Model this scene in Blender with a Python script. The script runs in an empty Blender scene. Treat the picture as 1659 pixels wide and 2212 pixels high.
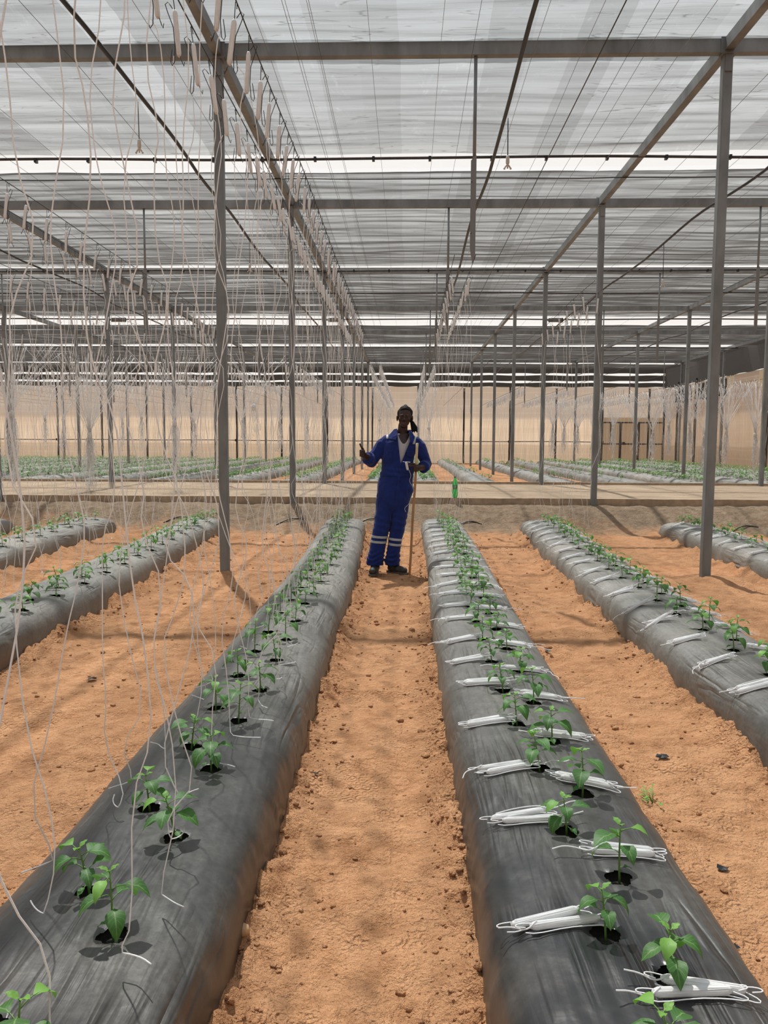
import bpy, bmesh, math, random
import numpy as np
from mathutils import Vector, Matrix
PI = math.pi
sc = bpy.context.scene
COL = sc.collection
random.seed(7)
RNG = np.random.default_rng(11)

# ------------------------------------------------------------------ noise
def _hash(ix, iy, seed):
    n = (ix.astype(np.int64) * 374761393 + iy.astype(np.int64) * 668265263 + seed * 1274126177) & 0xffffffff
    n = ((n ^ (n >> 13)) * 1274126177) & 0xffffffff
    return ((n ^ (n >> 16)) & 0xffffff) / float(0xffffff)
def vnoise(x, y, seed=0):
    x = np.asarray(x, float); y = np.asarray(y, float)
    ix = np.floor(x); iy = np.floor(y); fx = x - ix; fy = y - iy
    fx = fx * fx * (3 - 2 * fx); fy = fy * fy * (3 - 2 * fy)
    a = _hash(ix, iy, seed); b = _hash(ix + 1, iy, seed)
    c = _hash(ix, iy + 1, seed); d = _hash(ix + 1, iy + 1, seed)
    return (a * (1 - fx) + b * fx) * (1 - fy) + (c * (1 - fx) + d * fx) * fy * 1.0
def fbm(x, y, seed=0, oct=4):
    s = 0; a = .5; t = 0
    for i in range(oct):
        s = s + a * vnoise(x, y, seed + i * 17); t += a
        x = np.asarray(x) * 2.03 + 5.1; y = np.asarray(y) * 2.03 + 1.7; a *= .5
    return s / t * 2 - 1
def sstep(a, b, x):
    t = np.clip((x - a) / (b - a), 0, 1); return t * t * (3 - 2 * t)

# ------------------------------------------------------------------ materials
MATS = {}
def nodemat(name):
    m = bpy.data.materials.new(name); m.use_nodes = True
    nt = m.node_tree; nt.nodes.clear(); MATS[name] = m
    out = nt.nodes.new('ShaderNodeOutputMaterial')
    return m, nt, out
class N:
    def __init__(s, nt): s.nt = nt
    def __call__(s, typ, ins=None, **props):
        n = s.nt.nodes.new('ShaderNode' + typ)
        for k, v in props.items(): setattr(n, k, v)
        for k, v in (ins or {}).items():
            if isinstance(v, bpy.types.NodeSocket): s.nt.links.new(v, n.inputs[k])
            else: n.inputs[k].default_value = v
        return n
    def link(s, a, b): s.nt.links.new(a, b)
    def math(s, op, a, b=0.0, clamp=False):
        n = s('Math', {0: a, 1: b}, operation=op); n.use_clamp = clamp; return n.outputs[0]
    def mix(s, f, a, b, blend='MIX'):
        n = s('MixRGB', {0: f, 1: a, 2: b}, blend_type=blend); return n.outputs[0]
    def ramp(s, f, stops):
        n = s('ValToRGB', {0: f}); e = n.color_ramp.elements
        while len(e) < len(stops): e.new(.5)
        for i, (p, c) in enumerate(stops):
            e[i].position = p; e[i].color = c if len(c) == 4 else (*c, 1)
        return n.outputs[0]
    def noise(s, vec, scale, detail=4, rough=.55, out='Fac', dist=0.0):
        return s('TexNoise', {'Vector': vec, 'Scale': scale, 'Detail': detail, 'Roughness': rough, 'Distortion': dist}).outputs[out]
    def pos(s, scale=(1, 1, 1)):
        g = s('NewGeometry').outputs['Position']
        return s('Mapping', {'Vector': g, 'Scale': scale}).outputs[0]
    def bump(s, h, strength=.5, dist=.01, normal=None):
        d = {'Height': h, 'Strength': strength, 'Distance': dist}
        if normal is not None: d['Normal'] = normal
        return s('Bump', d).outputs[0]
def C4(c): return (*c, 1) if len(c) == 3 else c

def simple(name, col, rough=.6, metal=0, spec=.5, var=.0, vscale=20, bump=0, bscale=80, trans=0, emis=None, pscale=(1, 1, 1)):
    m, nt, out = nodemat(name); n = N(nt)
    b = n('BsdfPrincipled', {'Roughness': rough, 'Metallic': metal, 'Specular IOR Level': spec, 'Base Color': C4(col)})
    if var > 0:
        tc = n('TexCoord').outputs['Object']
        tc = n('Mapping', {'Vector': tc, 'Scale': pscale}).outputs[0]
        f = n.noise(tc, vscale, 4)
        lo = [max(0, c * (1 - var)) for c in col]; hi = [min(1, c * (1 + var)) for c in col]
        n.link(n.ramp(f, [(.3, lo), (.7, hi)]), b.inputs['Base Color'])
    if bump > 0:
        tc = n('TexCoord').outputs['Object']
        n.link(n.bump(n.noise(tc, bscale, 4), bump, .004), b.inputs['Normal'])
    if trans > 0:
        t = n('BsdfTranslucent', {'Color': C4([min(1, c * 1.6) for c in col])})
        mx = n('MixShader', {0: trans, 1: b.outputs[0], 2: t.outputs[0]})
        n.link(mx.outputs[0], out.inputs[0])
    else: n.link(b.outputs[0], out.inputs[0])
    return m

def mat_soil():
    m, nt, out = nodemat('soil'); n = N(nt)
    p = n.pos(); sx = n('SeparateXYZ', {0: p})
    # orange sand in the beds, grey-brown compacted earth on the embankment and cross path
    f0 = n.noise(p, .6, 3)
    yy = n.math('ADD', sx.outputs[1], n.math('MULTIPLY', n.math('SUBTRACT', n.noise(p, 1.7, 5, .65), .5), 1.6))
    g = n.math('MULTIPLY', n('MapRange', {0: yy, 1: 11.75, 2: 12.35}).outputs[0], n('MapRange', {0: yy, 1: 18.6, 2: 18.2}).outputs[0])
    pathf = n('MapRange', {0: sx.outputs[1], 1: 13.0, 2: 13.15}).outputs[0]
    big = n.noise(p, 1.3, 5, .6); med = n.noise(p, 9, 5, .65); fine = n.noise(p, 90, 3, .7)
    c1 = n.ramp(big, [(.3, (.55, .262, .125)), (.7, (.69, .375, .20))])
    c2 = n.ramp(med, [(.30, (.36, .165, .073)), (.52, (.65, .34, .175)), (.8, (.75, .43, .24))])
    oc = n.mix(.55, c1, c2)
    oc = n.mix(n('MapRange', {0: fine, 1: .58, 2: .75}).outputs[0], oc, (.30, .14, .062, 1))
    damp = n('MapRange', {0: n.noise(p, 2.6, 6, .7), 1: .52, 2: .68}).outputs[0]
    oc = n.mix(n.math('MULTIPLY', damp, .75), oc, (.34, .155, .07, 1))
    gc = n.ramp(med, [(.3, (.23, .16, .105)), (.7, (.42, .31, .215))])
    pc = n.ramp(n.noise(n.pos((.6, 2.5, 1)), 2.5, 5, .6), [(.3, (.43, .315, .215)), (.7, (.62, .475, .345))])
    gc = n.mix(pathf, gc, pc)
    col = n.mix(g, oc, gc)
    b = n('BsdfPrincipled', {'Base Color': col, 'Roughness': .95, 'Specular IOR Level': .15})
    # shoe-tread marks pressed into the sand in patches
    v = n('TexVoronoi', {'Vector': p, 'Scale': 24.0}).outputs['Distance']
    ring = n.math('SINE', n.math('MULTIPLY', v, 17.0))
    msk = n('MapRange', {0: n.noise(p, 2.2, 2), 1: .5, 2: .62}).outputs[0]
    tread = n.math('MULTIPLY', ring, n.math('MULTIPLY', msk, .085))
    h = n.math('ADD', n.math('ADD', n.math('MULTIPLY', n.noise(p, 14, 6, .68), 1.0), n.math('MULTIPLY', n.noise(p, 55, 4, .7), .45)), tread)
    n.link(n.bump(h, 1.0, .055), b.inputs['Normal'])
    n.link(b.outputs[0], out.inputs[0]); return m

def mat_mulch():
    m, nt, out = nodemat('mulch_film'); n = N(nt)
    p = n.pos()
    dust = n.noise(p, 1.6, 5, .65)
    speck = n.noise(p, 60, 5, .75)
    g = n('NewGeometry'); nz = n('SeparateXYZ', {0: g.outputs['Normal']}).outputs[2]
    sx = n('SeparateXYZ', {0: p})
    d = n('MapRange', {0: dust, 1: .3, 2: .75, 3: .12, 4: .62}).outputs[0]
    # paler dust tone mixed in further down the beds
    d = n.math('ADD', d, n('MapRange', {0: sx.outputs[1], 1: 1.5, 2: 6.5, 3: -.32, 4: .44}).outputs[0])
    d = n.math('MULTIPLY', d, n('MapRange', {0: speck, 1: .35, 2: .65, 3: .65, 4: 1.15}).outputs[0], True)
    col = n.mix(d, (.018, .019, .021, 1), (.27, .255, .225, 1))
    low = n('MapRange', {0: sx.outputs[2], 1: .10, 2: .0}).outputs[0]
    low = n.math('MULTIPLY', low, n('MapRange', {0: n.noise(p, 6, 5), 1: .4, 2: .65}).outputs[0])
    col = n.mix(n.math('MULTIPLY', low, .7), col, (.22, .115, .055, 1))
    b = n('BsdfPrincipled', {'Base Color': col, 'Roughness': .36, 'Specular IOR Level': .55})
    n.link(n('MapRange', {0: d, 1: 0, 2: .7, 3: .31, 4: .58}).outputs[0], b.inputs['Roughness'])
    w1 = n.noise(n.pos((17, 1.3, 6)), 1.0, 2, .4, dist=.9)
    w2 = n.noise(n.pos((75, 4, 30)), 1.0, 3, .5, dist=.4)
    m1 = n('MapRange', {0: n.noise(p, 1.9, 2), 1: .44, 2: .66}).outputs[0]
    cr = n.noise(p, 9, 4, .6)
    h = n.math('ADD', n.math('MULTIPLY', n.math('ADD', n.math('MULTIPLY', n.math('ABSOLUTE', n.math('SUBTRACT', w1, .5)), 2.6), n.math('MULTIPLY', w2, .12)), m1), n.math('MULTIPLY', cr, .12))
    n.link(n.bump(h, .9, .020), b.inputs['Normal'])
    n.link(b.outputs[0], out.inputs[0]); return m

def mat_net():
    m, nt, out = nodemat('roof_net'); n = N(nt)
    p = n.pos(); sx = n('SeparateXYZ', {0: p})
    # creases running across the greenhouse
    w = n.noise(n.pos((.42, 8.5, 1)), 1.0, 5, .6, dist=.12)
    w2 = n.noise(n.pos((.5, 42, 1)), 1.0, 3, .6, dist=.1)
    hb = n.math('ADD', n.math('MULTIPLY', w, 1.0), n.math('MULTIPLY', w2, .12))
    nrm = n.bump(hb, 1.0, .0048)
    lw = n('LayerWeight', {'Blend': .5, 'Normal': nrm}).outputs['Facing']
    cosv = n.math('SUBTRACT', 1.0, lw)
    a = n('ValToRGB', {0: cosv}); e = a.color_ramp.elements
    stops = [(0.0, .0), (.09, .02), (.14, .07), (.19, .14), (.26, .37), (.36, .56), (.47, .68), (.9, .86)]
    while len(e) < len(stops): e.new(.5)
    for i, (q, v) in enumerate(stops): e[i].position = q; e[i].color = (v, v, v, 1)
    # lengthwise cloth panels and doubled folds of the woven film
    px = n('Mapping', {'Vector': g0(n), 'Scale': (1.55, .0, 0)}).outputs[0]
    pan = n('TexWhiteNoise', {0: n('VectorMath', {0: n('Combine' + 'XYZ', {0: n.math('FLOOR', n.math('ADD', n.math('MULTIPLY', sx.outputs[0], 2.3), n.math('MULTIPLY', n.noise(n.pos((0, .25, 0)), 1.0, 1), .5)))}).outputs[0]}, operation='FLOOR').outputs[0]}).outputs[0]
    pan = n('MapRange', {0: pan, 1: 0, 2: 1, 3: .76, 4: 1.10}).outputs[0]
    fold = n('MapRange', {0: w, 1: .34, 2: .5, 3: .80, 4: 1.0}).outputs[0]
    fine = n('MapRange', {0: w2, 1: .3, 2: .7, 3: .94, 4: 1.03}).outputs[0]
    painted_glint = n('MapRange', {0: n.noise(n.pos((5, 2.2, 1)), 1.0, 6, .75, dist=1.0), 1: .58, 2: .72, 3: 0, 4: .14}).outputs[0]  # specular glints painted into the net's transparency as noise patches
    al = n.math('MULTIPLY', n.math('MULTIPLY', n.math('MULTIPLY', a.outputs[0], pan), fold), fine)
    cr = n.math('ABSOLUTE', n.math('SUBTRACT', n.noise(n.pos((.75, 7.5, 1)), 1.0, 2, .5, dist=.25), .5))
    cm = n('MapRange', {0: n.noise(p, .8, 3), 1: .45, 2: .6, 3: 1.0, 4: .55}).outputs[0]
    cr = n('MapRange', {0: cr, 1: .0, 2: .012, 3: cm, 4: 1.0}).outputs[0]
    al = n.math('MULTIPLY', al, cr)
    al = n.math('ADD', al, n.math('MULTIPLY', painted_glint, n('MapRange', {0: cosv, 1: .2, 2: .45}).outputs[0]), True)
    tr = n('BsdfTransparent', {'Color': (.97, 1.0, 1.0, 1)})
    tl = n('BsdfTranslucent', {'Color': (.032, .030, .028, 1)})
    df = n('BsdfDiffuse', {'Color': (.11, .105, .10, 1)})
    s1 = n('MixShader', {0: .5, 1: tl.outputs[0], 2: df.outputs[0]})
    ad = n('AddShader', {0: tl.outputs[0], 1: s1.outputs[0]})
    s2 = n('MixShader', {0: al, 1: s1.outputs[0], 2: tr.outputs[0]})
    n.link(s2.outputs[0], out.inputs[0]); return m
def g0(n): return n('NewGeometry').outputs['Position']

def mat_wall():
    m, nt, out = nodemat('wall_net'); n = N(nt)
    p = n.pos(); sx = n('SeparateXYZ', {0: p}); z = sx.outputs[2]
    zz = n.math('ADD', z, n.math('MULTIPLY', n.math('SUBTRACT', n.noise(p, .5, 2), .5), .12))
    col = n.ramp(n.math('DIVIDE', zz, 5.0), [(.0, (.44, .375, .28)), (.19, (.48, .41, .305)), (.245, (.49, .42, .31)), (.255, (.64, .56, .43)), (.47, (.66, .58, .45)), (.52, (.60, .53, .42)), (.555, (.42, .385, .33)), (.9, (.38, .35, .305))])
    st = n.noise(n.pos((9, 9, .15)), 1.0, 4, .65)
    col = n.mix(n('MapRange', {0: st, 1: .35, 2: .7, 3: .0, 4: .34}).outputs[0], col, (.34, .28, .21, 1))
    pan = n.noise(n.pos((.35, .35, 1.7)), 1.0, 2, .5)
    col = n.mix(n('MapRange', {0: pan, 1: .4, 2: .65, 3: .0, 4: .22}).outputs[0], col, (.42, .32, .21, 1))
    ln = n.math('LESS_THAN', n.math('FRACT', n.math('MULTIPLY', zz, 2.7)), .06)
    col = n.mix(n.math('MULTIPLY', ln, .22), col, (.80, .72, .60, 1))
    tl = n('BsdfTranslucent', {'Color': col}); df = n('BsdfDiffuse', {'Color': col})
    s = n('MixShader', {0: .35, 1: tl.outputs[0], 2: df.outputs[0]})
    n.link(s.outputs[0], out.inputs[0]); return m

def mat_leaf(name, c0, c1):
    m, nt, out = nodemat(name); n = N(nt)
    tc = n('TexCoord').outputs['UV']
    s = n('SeparateXYZ', {0: tc})
    oi = n('ObjectInfo').outputs['Random']
    v = n.math('ABSOLUTE', n.math('SUBTRACT', s.outputs[1], .5))
    mid = n('MapRange', {0: v, 1: .0, 2: .05, 3: 1, 4: 0}).outputs[0]
    vein = n.math('LESS_THAN', n.math('FRACT', n.math('ADD', n.math('MULTIPLY', s.outputs[0], 7.0), n.math('MULTIPLY', v, -4.0))), .14)
    f = n.math('ADD', n.math('MULTIPLY', n.noise(g0(n), 40, 2), .5), n.math('MULTIPLY', oi, .5))
    col = n.mix(f, C4(c0), C4(c1))
    col = n.mix(n.math('MAXIMUM', mid, n.math('MULTIPLY', vein, .35)), col, (.20, .34, .11, 1))
    b = n('BsdfPrincipled', {'Base Color': col, 'Roughness': .55, 'Specular IOR Level': .5})
    n.link(n.bump(vein, .25, .002), b.inputs['Normal'])
    t = n('BsdfTranslucent', {'Color': (.16, .42, .05, 1)})
    mx = n('MixShader', {0: .25, 1: b.outputs[0], 2: t.outputs[0]})
    n.link(mx.outputs[0], out.inputs[0]); return m

def mat_coverall():
    m, nt, out = nodemat('coverall_blue'); n = N(nt)
    p = n('TexCoord').outputs['Object']
    f = n.noise(p, 6, 4, .6)
    col = n.ramp(f, [(.3, (.007, .017, .115)), (.7, (.011, .030, .185))])
    b = n('BsdfPrincipled', {'Base Color': col, 'Roughness': .85, 'Specular IOR Level': .2, 'Sheen Weight': .15})
    h = n.math('ADD', n.noise(n('Mapping', {'Vector': p, 'Scale': (9, 9, 4)}).outputs[0], 1.6, 4, .55, dist=1.2), n.math('MULTIPLY', n.noise(p, 250, 2), .03))
    n.link(n.bump(h, .5, .03), b.inputs['Normal'])
    n.link(b.outputs[0], out.inputs[0]); return m

mat_soil(); mat_mulch(); mat_net(); mat_wall(); mat_coverall()
mat_leaf('leaf', (.028, .105, .020), (.060, .18, .032)); mat_leaf('leaf_tip', (.13, .32, .045), (.20, .42, .07))
simple('stem', (.12, .26, .05), .5)
simple('potting_soil', (.014, .011, .009), .9, var=.5, vscale=150, bump=.8, bscale=200)
simple('steel', (.20, .215, .222), .55, .25, var=.28, vscale=5, bump=.1, pscale=(1, 1, .4))
simple('steel_dark', (.06, .06, .062), .55, .3, var=.3, vscale=6)
simple('post_dark', (.045, .036, .03), .8, var=.5, vscale=5, pscale=(1, 1, .5))
simple('hose_black', (.012, .013, .018), .4)
simple('wire_grey', (.20, .20, .20), .5, .3)
simple('wire_dark', (.035, .035, .035), .5, .3)
simple('zinc', (.84, .85, .87), .5, .0)
simple('twine', (.88, .88, .88), .55, var=.04, vscale=60, trans=.35)
simple('concrete', (.38, .28, .19), .9, var=.25, vscale=9, bump=.4)
simple('wood', (.40, .22, .10), .6, var=.3, vscale=12, pscale=(1, 1, .15), bump=.2)
simple('wood_pale', (.62, .50, .34), .65, var=.15, vscale=30)
simple('skin', (.040, .017, .011), .48, spec=.4, var=.12, vscale=18)
simple('lips', (.055, .020, .018), .45)
simple('hair', (.004, .0035, .004), .7, spec=.2, bump=.7, bscale=140)
simple('eye_white', (.10, .075, .065), .3); simple('iris', (.01, .006, .004), .2)
simple('shirt', (.44, .44, .49), .9, bump=.3, bscale=60)
simple('tape', (.42, .43, .44), .5)
simple('boot', (.030, .030, .024), .6, var=.4, vscale=25, bump=.3)
simple('sole', (.10, .085, .065), .85, var=.3)
simple('plastic_white', (.60, .57, .53), .5)
simple('plastic_grey', (.16, .16, .16), .6)
simple('plastic_black', (.012, .012, .014), .35)
simple('label_green', (.02, .22, .07), .45)
simple('label_pale', (.45, .62, .42), .5)
simple('net_dark', (.055, .052, .048), .9, trans=.12)
simple('vent_dark', (.03, .03, .03), .9)
simple('flap', (.66, .55, .40), .9, trans=.5)
simple('stone', (.52, .33, .18), .9, var=.2, vscale=20, bump=.6)
simple('door_net', (.44, .385, .31), .9, trans=.5)
def _film():
    m, nt, out = nodemat('added_clear_film'); n = N(nt)
    t = n('BsdfTransparent', {'Color': (1, .985, .97, 1)}); d = n('BsdfTranslucent', {'Color': (.35, .34, .33, 1)}); g = n('BsdfGlossy', {'Roughness': .25})
    f = n('MapRange', {0: n.noise(n.pos((3, 3, 1)), 1.0, 5, .7, dist=1.0), 1: .35, 2: .75, 3: .10, 4: .34}).outputs[0]
    s = n('MixShader', {0: f, 1: t.outputs[0], 2: d.outputs[0]})
    n.link(s.outputs[0], out.inputs[0])
_film()
def _bottle():
    m, nt, out = nodemat('bottle_green'); n = N(nt)
    b = n('BsdfPrincipled', {'Base Color': (.10, .50, .17, 1), 'Roughness': .12, 'Specular IOR Level': .6})
    t = n('BsdfTransparent', {'Color': (.22, .80, .30, 1)}); tl = n('BsdfTranslucent', {'Color': (.22, .80, .34, 1)})
    s = n('MixShader', {0: .45, 1: b.outputs[0], 2: tl.outputs[0]})
    s2 = n('MixShader', {0: .3, 1: s.outputs[0], 2: t.outputs[0]})
    n.link(s2.outputs[0], out.inputs[0])
_bottle()

# ------------------------------------------------------------------ object helpers
def mesh_np(name, V, F, mats, uv=None, smooth=True, midx=None):
    me = bpy.data.meshes.new(name)
    me.from_pydata([tuple(v) for v in V] if not isinstance(V, np.ndarray) else V.tolist(), [], F if not isinstance(F, np.ndarray) else F.tolist())
    for m in (mats if isinstance(mats, (list, tuple)) else [mats]): me.materials.append(MATS[m])
    if smooth: me.polygons.foreach_set('use_smooth', [True] * len(me.polygons))
    if midx is not None: me.polygons.foreach_set('material_index', midx)
    if uv is not None:
        l = me.uv_layers.new(name='UVMap'); vi = np.zeros(len(me.loops), int); me.loops.foreach_get('vertex_index', vi)
        l.data.foreach_set('uv', np.asarray(uv, float)[vi].ravel())
    me.update(); return me
def link(name, me, parent=None, loc=None, rot=None):
    o = bpy.data.objects.new(name, me); COL.objects.link(o)
    if parent: o.parent = parent
    if loc is not None: o.location = loc
    if rot is not None: o.rotation_euler = rot
    return o
def tag(o, label, cat, group=None, kind=None):
    if label: o['label'] = label
    if cat: o['category'] = cat
    if group: o['group'] = group
    if kind: o['kind'] = kind
    return o
def empty(name, loc=(0, 0, 0), rz=0):
    o = bpy.data.objects.new(name, None); COL.objects.link(o); o.location = loc; o.rotation_euler = (0, 0, rz)
    o.empty_display_size = .1; return o
class MB:
    def __init__(s): s.v = []; s.f = []; s.mi = []; s.uv = []; s.sm = []
    def add(s, V, F, mi=0, uv=None, sm=True):
        o = len(s.v); s.v += [tuple(v) for v in V]; s.f += [tuple(i + o for i in f) for f in F]
        s.mi += [mi] * len(F); s.sm += [sm] * len(F)
        s.uv += list(uv) if uv is not None else [(0, 0)] * len(V); return s
    def box(s, c, d, mi=0, rot=None):
        x, y, z = [k / 2 for k in d]
        V = [Vector((a * x, b * y, e * z)) for a in (-1, 1) for b in (-1, 1) for e in (-1, 1)]
        if rot is not None: V = [rot @ v for v in V]
        V = [v + Vector(c) for v in V]
        return s.add(V, [(0, 1, 3, 2), (4, 6, 7, 5), (0, 4, 5, 1), (2, 3, 7, 6), (0, 2, 6, 4), (1, 5, 7, 3)], mi, sm=False)
    def tube(s, pts, r, n=6, mi=0, caps=True):
        pts = [Vector(p) for p in pts]; L = len(pts)
        rs = r if isinstance(r, (list, tuple)) else [r] * L
        up = None; V = []
        for i, p in enumerate(pts):
            t = (pts[min(i + 1, L - 1)] - pts[max(i - 1, 0)])
            if t.length < 1e-9: t = Vector((0, 0, 1))
            t.normalize()
            if up is None: up = t.orthogonal().normalized()
            else:
                up = (up - t * up.dot(t))
                if up.length < 1e-6: up = t.orthogonal()
                up.normalize()
            b = t.cross(up)
            for k in range(n):
                a = 2 * PI * k / n
                V.append(p + (up * math.cos(a) + b * math.sin(a)) * rs[i])
        F = [(i * n + k, i * n + (k + 1) % n, (i + 1) * n + (k + 1) % n, (i + 1) * n + k) for i in range(L - 1) for k in range(n)]
        if caps: F += [tuple(range(n - 1, -1, -1)), tuple((L - 1) * n + k for k in range(n))]
        return s.add(V, F, mi)
    def lathe(s, prof, n=16, c=(0, 0, 0), mi=0):
        V = [(c[0] + r * math.cos(2 * PI * k / n), c[1] + r * math.sin(2 * PI * k / n), c[2] + z) for r, z in prof for k in range(n)]
        F = [(i * n + k, i * n + (k + 1) % n, (i + 1) * n + (k + 1) % n, (i + 1) * n + k) for i in range(len(prof) - 1) for k in range(n)]
        F += [tuple(range(n - 1, -1, -1)), tuple((len(prof) - 1) * n + k for k in range(n))]
        return s.add(V, F, mi)
    def ball(s, c, r, n=12, m=8, mi=0, rot=None):
        r = (r, r, r) if not isinstance(r, (tuple, list)) else r
        V = []
        for i in range(1, m):
            a = PI * i / m
            for k in range(n):
                b = 2 * PI * k / n
                V.append(Vector((r[0] * math.sin(a) * math.cos(b), r[1] * math.sin(a) * math.sin(b), r[2] * math.cos(a))))
        V += [Vector((0, 0, r[2])), Vector((0, 0, -r[2]))]
        if rot is not None: V = [rot @ v for v in V]
        V = [v + Vector(c) for v in V]
        F = [(i * n + k, i * n + (k + 1) % n, (i + 1) * n + (k + 1) % n, (i + 1) * n + k)[::-1] for i in range(m - 2) for k in range(n)]
        T = (m - 1) * n
        F += [(T, k, (k + 1) % n) for k in range(n)] + [(T + 1, (m - 2) * n + (k + 1) % n, (m - 2) * n + k) for k in range(n)]
        return s.add(V, F, mi)
    def me(s, name, mats):
        me = mesh_np(name, s.v, s.f, mats, uv=s.uv, smooth=False, midx=s.mi)
        me.polygons.foreach_set('use_smooth', s.sm); return me
    def build(s, name, mats, parent=None, loc=None): return link(name, s.me(name, mats), parent, loc)
ORD1 = 'zeroth first second third fourth fifth sixth seventh eighth ninth tenth eleventh twelfth thirteenth fourteenth fifteenth sixteenth seventeenth eighteenth nineteenth twentieth'.split()
def ordn(n):
    if n <= 20: return ORD1[n]
    t = {2: 'twent', 3: 'thirt', 4: 'fort', 5: 'fift'}[n // 10]
    return t + 'ieth' if n % 10 == 0 else t + 'y-' + ORD1[n % 10]
def struct(o): o['kind'] = 'structure'; return o

# ------------------------------------------------------------------ camera
f_px, th, ya, ro, CH = 1682.5, .0909, .029, .005, 1.4175
cam = bpy.data.cameras.new('camera'); co = bpy.data.objects.new('camera', cam); COL.objects.link(co)
cam.sensor_fit = 'HORIZONTAL'; cam.sensor_width = 36; cam.lens = 36 * f_px / 1659; cam.clip_start = .05; cam.clip_end = 500
R0 = Vector((math.cos(ya), math.sin(ya), 0)); Fh = Vector((-math.sin(ya), math.cos(ya), 0))
Fw = Fh * math.cos(th) - Vector((0, 0, 1)) * math.sin(th); U0 = Fh * math.sin(th) + Vector((0, 0, 1)) * math.cos(th)
Rr = R0 * math.cos(ro) + U0 * math.sin(ro); Ur = U0 * math.cos(ro) - R0 * math.sin(ro)
co.matrix_world = Matrix(((Rr.x, Ur.x, -Fw.x, 0), (Rr.y, Ur.y, -Fw.y, 0), (Rr.z, Ur.z, -Fw.z, CH), (0, 0, 0, 1)))
sc.camera = co

# ------------------------------------------------------------------ layout
COLX = [3.10 + 5.01 * k for k in range(-6, 3)]           # post columns
ROWY = [8.085 + 5.01 * k for k in range(0, 8)]           # post rows, the last one stands in the far wall
XMIN, XMAX, YMIN, YMAX = -27.6, 14.0, -8.0, 43.2
ZR = 5.33
BEDS = {
 'B': dict(x=-.78, hw=.315, far=-.16, y1=12.15, desc='the bed just left of the sand path the man stands on'),
 'C': dict(x=.515, hw=.315, far=.03, y1=12.15, desc='the bed just right of the sand path'),
 'A': dict(x=-2.82, hw=.315, far=-.30, y1=12.0, desc='the second bed left of the path'),
 'D': dict(x=1.885, hw=.325, far=.16, y1=12.0, desc='the second bed right of the path'),
 'E': dict(x=3.95, hw=.325, far=.14, y1=11.9, desc='the third bed right of the path'),
 'G': dict(x=5.60, hw=.325, far=.10, y1=11.9, desc='the fourth bed right of the path'),
 'H': dict(x=-4.50, hw=.325, far=-.25, y1=11.9, desc='the third bed left of the path'),
 'I': dict(x=-6.13, hw=.325, far=-.10, y1=11.7, desc='the fourth bed left of the path'),
}
def bcx(b, y): 
    y = np.asarray(y, float)
    return b['x'] + b['far'] * sstep(6, 12.2, y) + .012 * np.sin(y * .9 + b['x'])
def bhw(b, y):
    return b['hw'] + .018 * fbm(np.asarray(y) * 1.3, np.asarray(y) * 0 + b['x'] * 3, 3, 3)
def bH(b, y):
    y = np.asarray(y, float)
    h = .245 + .018 * fbm(y * .9, y * 0 + b['x'], 5, 3)
    e = np.clip((b['y1'] - y) / .38, 0, 1)
    return h * np.sqrt(np.clip(1 - (1 - e) ** 2, 0, 1)) + .0
def bedz(b, x, y):
    x = np.asarray(x, float); y = np.asarray(y, float)
    u = np.clip(np.abs(x - bcx(b, y)) / bhw(b, y), 0, .999); n = 4.0
    z = bH(b, y) * (1 - u ** n) ** (1 / n)
    z = z + .006 * fbm(x * 7, y * 5, 9, 3) + .0035 * fbm(x * 38 + y * 3, y * 1.6, 13, 2) * (1 - .5 * u)
    return z
def ground_raw(X, Y):
    z = .012 * fbm(X * .9, Y * .9, 21, 3) + .016 * fbm(X * 4, Y * 4, 22, 3) + .010 * fbm(X * 14, Y * 14, 25, 4)
    emb = sstep(11.9, 12.95, Y + .25 * fbm(X * .8, Y * .3, 31, 2))
    z = z + .37 * emb + emb * .02 * fbm(X * 6, Y * 6, 33, 3)
    z = np.where(Y > 13.1, .43 + .008 * fbm(X * 2, Y * 2, 41, 3), z)
    z = np.where(Y > 18.25, .22 + .02 * fbm(X * 2, Y * 2, 42, 3), z)
    return z
FARX = [-24.6, -22.9, -21.2, -19.5, -17.9, -16.2, -14.5, -12.85, -11.15, -9.5, -7.85, -6.2, -4.5, -2.8, -.78, .52, 1.95, 3.95, 5.6, 7.25, 8.95, 10.6, 12.2]
def ground_z(X, Y):
    X = np.asarray(X, float); Y = np.asarray(Y, float)
    z = ground_raw(X, Y)
    for b in BEDS.values():
        d = np.abs(X - bcx(b, Y)) - bhw(b, Y)
        m = sstep(b['y1'] + .25, b['y1'] - .1, Y)
        amp = .050 + .075 * fbm(X * 1.6, Y * 2.6, 51, 3) + .045 * fbm(X * 9, Y * 9, 52, 3) + .03 * fbm(X * 28, Y * 28, 53, 2)
        bank = np.clip(amp, 0, .2) * np.exp(-(np.clip(d, -.1, 9) / .075) ** 2)
        inside = np.where(d < -.05, -.06, 0)
        z = z + m * (bank + inside)
    # sunken middle of the walkways with foot marks
    foot = .022 * np.clip(fbm(X * 5.5, Y * 3.2, 61, 3), -1, .25) + .008 * fbm(X * 22, Y * 22, 62, 4) * (.4 + .6 * np.clip(fbm(X * 2, Y * 2, 63, 2) * 2 + .5, 0, 1)) - .006 * np.clip(fbm(X * 9, Y * 7, 64, 2) * 3, 0, 1)
    z = z + np.where(Y < 12, foot, 0)
    # little soil heap round the foot of the two near posts
    for px in (COLX[5], COLX[6]):
        dd = np.sqrt((X - px - .05) ** 2 + (Y - 8.0) ** 2)
        z = z + .05 * np.exp(-(dd / .28) ** 2) * (1 + .6 * fbm(X * 7, Y * 7, 71, 3))
    return z

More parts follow.
